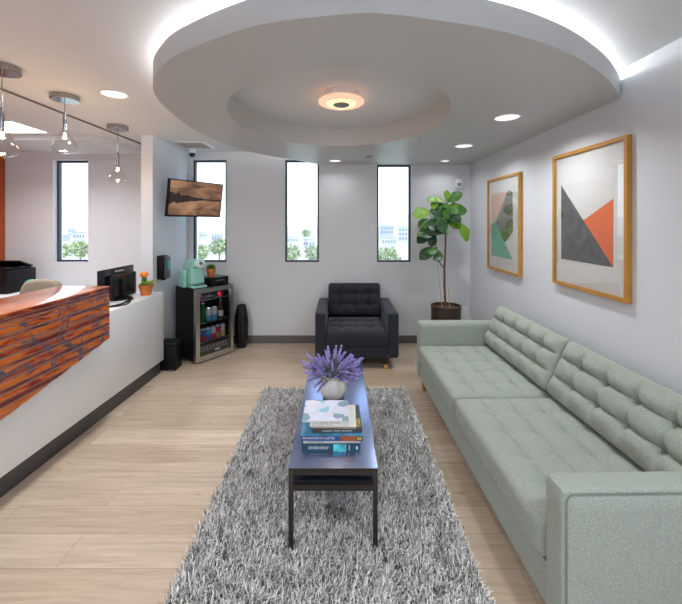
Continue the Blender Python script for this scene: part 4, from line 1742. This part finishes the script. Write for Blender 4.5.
def bottle(mg, ml, label, group):
    t = empty('drink_bottle', (0, 0, 0), 0, label, 'bottle', group)
    b = new_bm()
    lathe(b, [(0.001, 0), (0.029, 0), (0.031, 0.006), (0.031, 0.118), (0.024, 0.145), (0.014, 0.168), (0.0125, 0.21), (0.001, 0.21)], 20, cap0=False, cap1=False)
    build('body', b, mg, t)
    b = new_bm()
    lathe(b, [(0.0315, 0.03), (0.0315, 0.095)], 20, cap0=False, cap1=False)
    build('paper_label', b, ml, t)
    b = new_bm()
    lathe(b, [(0.0135, 0.2105), (0.015, 0.2108), (0.014, 0.222), (0.001, 0.223)], 16)
    build('cap', b, M['can_lid'], t)
    return t


M['c_blue'] = mat('blue_can', (0.04, 0.17, 0.50), 0.3)
M['c_cyan'] = mat('cyan_can', (0.10, 0.42, 0.66), 0.3)
M['c_red'] = mat('red_can', (0.55, 0.03, 0.04), 0.3)
M['c_pink'] = mat('pink_can', (0.62, 0.20, 0.22), 0.3)
M['c_white'] = mat('white_can', (0.7, 0.7, 0.68), 0.3)
M['c_yellow'] = mat('yellow_can', (0.75, 0.50, 0.08), 0.3)
M['g_bottle'] = mat('green_bottle', (0.02, 0.16, 0.04), 0.12)
M['b_bottle'] = mat('brown_bottle', (0.08, 0.03, 0.012), 0.12)

zb = SH[0] + 0.0035
low = [(0.085, 'blue can with a pink base, leftmost on the bottom fridge shelf', (M['c_red'], M['c_cyan'])),
       (0.150, 'blue can with a red base, second from the left on the bottom fridge shelf', (M['c_red'], M['c_blue'])),
       (0.215, 'deep blue can, third on the bottom fridge shelf', (M['c_blue'], M['c_cyan'])),
       (0.280, 'red and white can beside the deep blue can on the bottom fridge shelf', (M['c_red'], M['c_white'])),
       (0.345, 'pink and red can second from the right on the bottom fridge shelf', (M['c_pink'], M['c_red'])),
       (0.410, 'white can with a yellow middle, rightmost on the bottom fridge shelf', (M['c_yellow'], M['c_white']))]
for (x, lab, cols) in low:
    c = can(list(cols), lab, 'cans on the bottom fridge shelf')
    c.location = in_fridge(x, 0.095, zb)
zm = SH[1] + 0.0035
for (x, lab) in ((0.080, 'green bottle leftmost on the upper fridge shelf'), (0.145, 'green bottle next to the pale blue cans on the upper fridge shelf')):
    c = bottle(M['g_bottle'], M['g_bottle'], lab, 'bottles on the upper fridge shelf')
    c.location = in_fridge(x, 0.095, zm)
for (x, lab) in ((0.222, 'pale blue and yellow can beside the green bottles on the upper fridge shelf'), (0.297, 'pale blue and yellow can beside the brown bottle on the upper fridge shelf')):
    c = can([M['c_yellow'], M['c_white']], lab, 'cans on the upper fridge shelf')
    c.location = in_fridge(x, 0.095, zm)
    c.scale = (1.1, 1.1, 1.0)
    c.children[0].data.materials[0] = M['c_cyan']
c = bottle(M['b_bottle'], M['c_white'], 'brown bottle with a white label at the right of the upper fridge shelf', 'bottles on the upper fridge shelf')
c.location = in_fridge(0.385, 0.095, zm)
for (x, lab) in ((0.09, 'small red tub on the top fridge shelf, left side'), (0.385, 'small red tub on the top fridge shelf, right side')):
    t = empty('red_tub', in_fridge(x, 0.10, SH[2] + 0.0035), 0, lab, 'tub', 'red tubs on the top fridge shelf')
    b = new_bm()
    lathe(b, [(0.026, 0), (0.034, 0.045)], 20)
    build('body', b, M['c_red'], t)
    b = new_bm()
    lathe(b, [(0.036, 0.0455), (0.036, 0.055), (0.033, 0.058), (0.001, 0.058)], 20)
    build('lid', b, M['c_red'], t)

# coffee maker on the fridge
p = in_fridge(0.105, 0.195, FH + 0.0005)
t = empty('coffee_maker', p, FA - R(8), 'mint green single cup coffee maker on the fridge', 'coffee maker')
b = new_bm()
rounded(b, 0.17, 0.30, 0.028, 0.012, 12, 18, 4, T=Matrix.Translation((0, 0.0, 0.014)))
build('base', b, M['teal'], t)
b = new_bm()
rounded(b, 0.165, 0.24, 0.24, 0.03, 12, 14, 16, T=Matrix.Translation((0, 0.025, 0.149)))
build('body', b, M['teal'], t)
b = new_bm()
rounded(b, 0.155, 0.25, 0.095, 0.04, 12, 18, 8, T=Matrix.Translation((0, -0.005, 0.27)))
build('brew_head', b, M['teal'], t)
b = new_bm()
lathe(b, [(0.001, 0.0), (0.050, 0.0), (0.058, 0.012), (0.050, 0.026), (0.001, 0.03)], 36)
bmesh.ops.transform(b, matrix=Matrix.Translation((0, -0.131, 0.275)) @ Matrix.Rotation(R(78), 4, 'X'), verts=b.verts)
hd_ = build('lid_handle', b, M['mint_pale'], t)
b = new_bm()
lathe(b, [(0.001, 0.0305), (0.018, 0.0305), (0.018, 0.034), (0.001, 0.034)], 20)
bmesh.ops.transform(b, matrix=Matrix.Translation((0, -0.131, 0.275)) @ Matrix.Rotation(R(78), 4, 'X'), verts=b.verts)
build('button', b, M['baseboard'], hd_)
b = new_bm()
rounded(b, 0.05, 0.16, 0.20, 0.02, 8, 10, 12, T=Matrix.Translation((-0.109, 0.07, 0.10)))
build('water_tank', b, M['teal'], t)
b = new_bm()
box(b, -0.06, 0.06, -0.14, -0.03, 0.0285, 0.034, 0.002)
build('drip_tray', b, M['nickel'], t)

p = in_fridge(0.362, 0.215, FH + 0.0005)
t = empty('pod_drawer', p, FA, 'black coffee pod drawer on the fridge under the succulent', 'drawer box')
b = new_bm()
box(b, -0.125, 0.125, -0.13, 0.13, 0.0, 0.012)
box(b, -0.125, 0.125, -0.13, 0.13, 0.078, 0.09)
box(b, -0.125, -0.115, -0.13, 0.13, 0.012, 0.078)
box(b, 0.115, 0.125, -0.13, 0.13, 0.012, 0.078)
box(b, -0.115, 0.115, 0.12, 0.13, 0.012, 0.078)
build('housing', b, M['black_gloss'], t, False)
b = new_bm()
box(b, -0.113, 0.113, -0.138, -0.128, 0.014, 0.076, 0.002)
dr = build('drawer', b, M['black'], t)
b = new_bm()
box(b, -0.04, 0.04, -0.15, -0.1385, 0.052, 0.06, 0.002)
build('handle', b, M['chrome'], dr)

p = in_fridge(0.325, 0.205, FH + 0.091)
t = empty('potted_succulent', p, 0, 'small green succulent in a terracotta pot on the black pod drawer', 'plant')
flower_pot(t, 0.056, 0.098)
b = new_bm()
for k in range(34):
    a = k * 2.4
    el = R(15 + 60 * (1 - k / 34))
    blade_leaf(b, (0.01 * math.cos(a), 0.01 * math.sin(a), 0.09), (math.cos(a) * math.cos(el), math.sin(a) * math.cos(el), math.sin(el)), 0.06 + 0.02 * random.random(), 0.022, 0.1)
build('leaves', b, M['green'], t)

# tall dark floor vase
t = empty('dark_floor_vase', (-1.245, 4.62, 0), 0, 'tall dark ribbed floor vase between the fridge and the far wall', 'vase')
b = new_bm()
rf = lambda a, z_: 1 + 0.09 * (abs(math.cos(7 * a)) - 0.6)
lathe(b, [(0.001, 0), (0.058, 0), (0.066, 0.02), (0.078, 0.14), (0.083, 0.26), (0.078, 0.38), (0.060, 0.49), (0.050, 0.53), (0.044, 0.53), (0.05, 0.48), (0.06, 0.3), (0.05, 0.03), (0.001, 0.03)], 72, cap0=False, cap1=False, rfun=rf)
build('body', b, M['black_gloss'], t, angle=25)

# pedal bin between desk and fridge
t = empty('pedal_bin', (-1.835, 3.945, 0), R(-2), 'small black pedal bin between the desk end and the fridge', 'bin')
b = new_bm()
box(b, -0.095, 0.095, -0.075, 0.075, 0.0, 0.265, 0.012)
build('body', b, M['black'], t)
b = new_bm()
box(b, -0.098, 0.098, -0.078, 0.078, 0.2655, 0.30, 0.010)
build('lid', b, M['black_matte'], t)
b = new_bm()
box(b, 0.03, 0.075, -0.10, -0.0755, 0.012, 0.02, 0.002)
build('pedal', b, M['steel'], t)

# ------------------------------------------------------------------ fiddle leaf fig
FX, FY = 1.225, 4.22
fig = empty('fiddle_leaf_fig', (FX, FY, 0), 0, 'tall fiddle leaf fig in a dark woven planter in the corner behind the sofa', 'plant')
b = new_bm()
lathe(b, [(0.001, 0), (0.135, 0), (0.145, 0.02), (0.165, 0.31), (0.168, 0.57), (0.172, 0.60), (0.172, 0.62), (0.158, 0.62), (0.155, 0.575), (0.001, 0.57)], 48, cap0=False, cap1=False)
build('planter', b, M['tree_pot'], fig)
b = new_bm()
lathe(b, [(0.001, 0.571), (0.1545, 0.577), (0.15, 0.592), (0.001, 0.60)], 32)
build('soil', b, M['soil'], fig)
FS = 365 / FY


def fp(px, py, dy=0.0):
    return Vector(((px - 340) / FS - FX, dy, 1.58 - (py - 222) / FS))


def zp(u, v, dy=0.0):
    return fp(405 + u / 7.55, 180 + v / 7.55, dy)


b = new_bm()
tube(b, [fp(445.5, 307), fp(444.5, 285), fp(444.5, 266), fp(445.5, 245), fp(446, 225), fp(446.5, 207), fp(447.5, 193)], [0.014, 0.012, 0.011, 0.010, 0.009, 0.007, 0.004], 10)
build('trunk', b, M['bark'], fig)
b = new_bm()
tube(b, [fp(444.5, 268, -0.008), fp(440, 264, -0.02), fp(437.5, 257, -0.03), fp(435.5, 245, -0.035), fp(433.5, 232, -0.03)], [0.008, 0.007, 0.006, 0.005, 0.004], 8)
build('branch', b, M['bark'], fig)
b = new_bm()
tube(b, [fp(441, 307, -0.04), fp(434, 238, -0.05)], 0.0045, 8)
build('support_stake', b, M['stake'], fig)
b = new_bm()
tube(b, [fp(449, 307, -0.03), fp(447.5, 285, -0.02)], 0.004, 8)
build('support_stake', b, M['stake'], fig)


def leaf_mesh(name, m):
    """obovate wavy leaf, unit length along +x, upper face +z"""
    bm = new_bm()
    n, h = 12, 4
    rows = []
    for i in range(n + 1):
        s = i / n
        w = 0.33 * (math.sin(PI * min(1, s ** 1.25)) ** 0.75) * (0.75 + 0.35 * s) + 0.012
        if i == n:
            w = 0.02
        row = []
        for j in range(-h, h + 1):
            v = j / h
            z_ = 0.10 * abs(v) ** 1.5 * w * 2 + 0.018 * math.sin(s * 16 + j) * abs(v) - 0.22 * s * s
            row.append(bm.verts.new((s, v * w, z_)))
        rows.append(row)
    for a, c in zip(rows[:-1], rows[1:]):
        for j in range(2 * h):
            bm.faces.new((a[j], a[j + 1], c[j + 1], c[j]))
    me = bpy.data.meshes.new(name)
    bm.to_mesh(me)
    bm.free()
    me.materials.append(m)
    me.polygons.foreach_set('use_smooth', [True] * len(me.polygons))
    return me


LM = {k: leaf_mesh('leaf', M[v]) for k, v in (('a', 'leaf_a'), ('b', 'leaf_b'), ('c', 'leaf_c'))}


def fig_leaf(base, tip, dy0, dy1, kind, face=(0, -1, 0.35), wid=1.0):
    A = zp(base[0], base[1], dy0)
    B = zp(tip[0], tip[1], dy1)
    d = B - A
    L = d.length
    x = d.normalized()
    z_ = Vector(face)
    z_ = (z_ - x * z_.dot(x)).normalized()
    y = z_.cross(x)
    o = bpy.data.objects.new('leaf', LM[kind])
    COL.objects.link(o)
    o.parent = fig
    Mx = Matrix((x, y, z_)).transposed().to_4x4()
    o.matrix_local = Matrix.Translation(A) @ Mx @ Matrix.Diagonal((L, L * wid, L, 1))


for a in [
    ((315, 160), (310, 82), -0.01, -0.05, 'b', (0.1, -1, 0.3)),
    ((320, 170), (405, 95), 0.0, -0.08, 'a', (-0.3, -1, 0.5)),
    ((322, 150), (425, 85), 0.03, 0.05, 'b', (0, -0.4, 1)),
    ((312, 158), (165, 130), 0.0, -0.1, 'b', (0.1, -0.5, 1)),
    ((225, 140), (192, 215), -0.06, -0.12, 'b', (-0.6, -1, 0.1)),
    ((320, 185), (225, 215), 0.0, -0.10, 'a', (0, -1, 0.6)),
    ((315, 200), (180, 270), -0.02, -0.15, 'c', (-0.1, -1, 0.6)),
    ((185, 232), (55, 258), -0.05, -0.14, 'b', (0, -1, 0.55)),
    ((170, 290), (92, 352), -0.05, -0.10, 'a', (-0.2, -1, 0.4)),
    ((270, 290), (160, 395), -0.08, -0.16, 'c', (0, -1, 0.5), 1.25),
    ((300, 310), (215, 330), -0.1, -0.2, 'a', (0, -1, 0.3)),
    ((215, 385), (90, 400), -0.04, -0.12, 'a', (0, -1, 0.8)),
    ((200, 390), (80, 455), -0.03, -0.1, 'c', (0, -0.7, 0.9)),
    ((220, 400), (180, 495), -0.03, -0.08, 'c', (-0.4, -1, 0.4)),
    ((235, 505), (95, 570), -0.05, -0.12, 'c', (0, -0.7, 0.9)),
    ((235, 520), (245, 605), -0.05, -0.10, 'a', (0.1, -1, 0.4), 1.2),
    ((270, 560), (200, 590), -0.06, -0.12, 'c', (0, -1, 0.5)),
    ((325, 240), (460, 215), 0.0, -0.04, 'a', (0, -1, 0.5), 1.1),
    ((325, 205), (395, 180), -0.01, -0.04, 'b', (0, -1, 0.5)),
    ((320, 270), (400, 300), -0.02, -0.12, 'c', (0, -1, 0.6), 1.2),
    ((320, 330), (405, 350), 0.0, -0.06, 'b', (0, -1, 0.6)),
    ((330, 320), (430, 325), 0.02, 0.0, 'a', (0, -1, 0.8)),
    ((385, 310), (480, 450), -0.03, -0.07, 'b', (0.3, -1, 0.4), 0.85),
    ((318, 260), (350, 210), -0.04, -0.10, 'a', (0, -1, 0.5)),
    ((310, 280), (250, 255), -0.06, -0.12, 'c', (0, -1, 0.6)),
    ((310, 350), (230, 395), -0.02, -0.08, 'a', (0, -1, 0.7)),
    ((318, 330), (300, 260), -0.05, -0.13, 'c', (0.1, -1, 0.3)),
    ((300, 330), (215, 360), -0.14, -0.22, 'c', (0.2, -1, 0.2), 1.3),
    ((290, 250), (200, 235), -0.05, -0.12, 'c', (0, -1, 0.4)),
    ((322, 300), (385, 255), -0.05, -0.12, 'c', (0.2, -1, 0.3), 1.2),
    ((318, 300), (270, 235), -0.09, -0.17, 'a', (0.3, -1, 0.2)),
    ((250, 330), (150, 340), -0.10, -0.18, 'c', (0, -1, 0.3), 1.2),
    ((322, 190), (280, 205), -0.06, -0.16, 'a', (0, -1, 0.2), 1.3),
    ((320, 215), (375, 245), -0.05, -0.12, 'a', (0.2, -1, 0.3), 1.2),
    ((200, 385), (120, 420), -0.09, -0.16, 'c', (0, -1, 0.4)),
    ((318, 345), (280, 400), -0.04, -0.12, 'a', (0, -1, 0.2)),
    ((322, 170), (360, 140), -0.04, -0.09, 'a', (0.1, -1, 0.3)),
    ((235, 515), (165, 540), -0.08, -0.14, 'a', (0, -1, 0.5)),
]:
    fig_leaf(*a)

# ------------------------------------------------------------------ the city outside, its haze put into pale colours
M['haze_ground'] = mat('hazy_ground', (0.40, 0.43, 0.38), 0.95, var=0.25, scale=0.05)
M['far_a'] = mat('hazy_pale_stucco', (0.66, 0.66, 0.69), 0.9, var=0.03)
M['far_b'] = mat('hazy_bluish_stucco', (0.50, 0.53, 0.60), 0.9, var=0.03)
M['far_c'] = mat('hazy_warm_stucco', (0.66, 0.62, 0.58), 0.9, var=0.03)
M['far_roof'] = mat('grey_roof', (0.45, 0.45, 0.48), 0.9, var=0.1)
M['far_glass'] = mat('distant_window', (0.28, 0.31, 0.36), 0.4, var=0.1)
M['tree_far'] = mat('hazy_foliage', (0.36, 0.42, 0.24), 0.9, var=0.5, scale=1.2)
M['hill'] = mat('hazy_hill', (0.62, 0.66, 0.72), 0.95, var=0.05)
GZ = -12.0
b = new_bm()
box(b, -900, 600, 12, 1500, GZ - 1, GZ)
struct('ground_outside', b, M['haze_ground'])
b = new_bm()
prev = []
for i in range(60):
    x = -1500 + i * 45
    h = 22 + 26 * (noise.noise((i * 0.23, 0, 0)) + 0.5)
    prev.append((x, h))
a0 = [b.verts.new((x, 1100, GZ)) for x, h in prev]
a1 = [b.verts.new((x, 1200 + 60 * math.sin(x), GZ + h)) for x, h in prev]
a2 = [b.verts.new((x, 1400, GZ)) for x, h in prev]
for i in range(59):
    b.faces.new((a0[i], a0[i + 1], a1[i + 1], a1[i]))
    b.faces.new((a1[i], a1[i + 1], a2[i + 1], a2[i]))
struct('hills_outside', b, M['hill'], smooth=True)


def tower(px, D, ytop, wpx, m, label, floors, bays):
    s = 365 / D
    x = (px - 340) / s
    top = 1.58 - (ytop - 222) / s
    w = wpx / s
    t = empty('city_building', (x, D, GZ), 0, label, 'building', 'hazy city buildings outside')
    H = top - GZ
    b = new_bm()
    box(b, -w / 2, w / 2, 0, w * 0.8, 0, H)
    build('wall', b, m, t, False)
    b = new_bm()
    box(b, -w / 2 - 0.3, w / 2 + 0.3, -0.3, w * 0.8 + 0.3, H + 0.01, H + 0.6)
    build('roof', b, M['far_roof'], t, False)
    for i in range(floors):
        z1 = H - 1.2 - i * 3.1
        if z1 < 2.5:
            break
        b = new_bm()
        for k in range(bays):
            xx = -w / 2 + w * (k + 0.5) / bays
            box(b, xx - w / bays * 0.3, xx + w / bays * 0.3, -0.08, -0.01, z1 - 1.5, z1)
        build('window_row', b, M['far_glass'], t, False)


for a in [
    (66, 260, 236, 9, M['far_b'], 'bluish block at the left of the office window view', 3, 3),
    (79, 210, 233, 12, M['far_a'], 'wide pale block at the right of the office window view', 3, 4),
    (72, 330, 229, 8, M['far_c'], 'distant warm block in the middle of the office window view', 4, 3),
    (203, 280, 233, 8, M['far_a'], 'pale block seen at the left edge of the window behind the television', 3, 3),
    (217, 220, 235, 11, M['far_b'], 'bluish block seen at the right of the window behind the television', 3, 4),
    (293, 240, 237, 11, M['far_a'], 'pale block at the left of the window over the armchair', 3, 4),
    (307, 330, 230, 9, M['far_b'], 'distant bluish block at the right of the window over the armchair', 4, 3),
    (309, 190, 240, 12, M['far_c'], 'low warm block at the right of the window over the armchair', 2, 4),
    (387, 300, 226, 13, M['far_b'], 'long bluish block on the skyline of the window beside the fig', 2, 5),
    (403, 260, 227, 9, M['far_a'], 'tall pale block at the right of the window beside the fig', 5, 3),
    (389, 190, 238, 14, M['far_c'], 'low warm block in the middle of the window beside the fig', 2, 5),
]:
    tower(*a)


def foliage_tree(px, D, ytop, wpx, label, seed):
    s = 365 / D
    x = (px - 340) / s
    top = 1.58 - (ytop - 222) / s
    w = wpx / s
    t = empty('city_tree', (x, D, GZ), 0, label, 'tree', 'trees outside the windows')
    H = top - GZ
    b = new_bm()
    tube(b, [(0, 0, 0), (0.1, 0, H * 0.4), (0, 0.1, H * 0.7)], [w * 0.05, w * 0.04, w * 0.02], 8)
    build('trunk', b, M['bark'], t)
    b = new_bm()
    rnd = random.Random(seed)
    for k in range(420):
        u = Vector((rnd.gauss(0, 1), rnd.gauss(0, 1), rnd.gauss(0, 1))).normalized() * (0.55 + 0.45 * rnd.random())
        c = Vector((u.x * w * 0.5, u.y * w * 0.5, H - w * 0.45 + u.z * w * 0.45))
        r = w * rnd.uniform(0.05, 0.09)
        n1 = Vector((rnd.gauss(0, 1), rnd.gauss(0, 1), rnd.gauss(0, 1))).normalized()
        n2 = n1.orthogonal().normalized()
        n3 = n1.cross(n2)
        b.faces.new([b.verts.new(c + (n2 * math.cos(q) + n3 * math.sin(q)) * r * (1 if q_ % 2 else 0.6)) for q_, q in enumerate([k2 * PI / 3 for k2 in range(6)])])
    build('crown', b, M['tree_far'], t, False)


for i, a in enumerate([
    (62, 70, 243, 17, 'green tree at the lower left of the office window view'),
    (80, 85, 240, 20, 'green tree at the lower right of the office window view'),
    (202, 75, 244, 17, 'green tree low at the left of the window behind the television'),
    (219, 90, 238, 19, 'taller green tree low at the right of the window behind the television'),
    (292, 85, 244, 19, 'green tree at the lower left of the window over the armchair'),
    (313, 95, 245, 18, 'green tree at the lower right of the window over the armchair'),
    (388, 80, 247, 26, 'broad green tree at the bottom of the window beside the fig'),
    (306, 160, 229, 9, 'small distant tree on the skyline of the window over the armchair'),
]):
    foliage_tree(*a, seed=i)
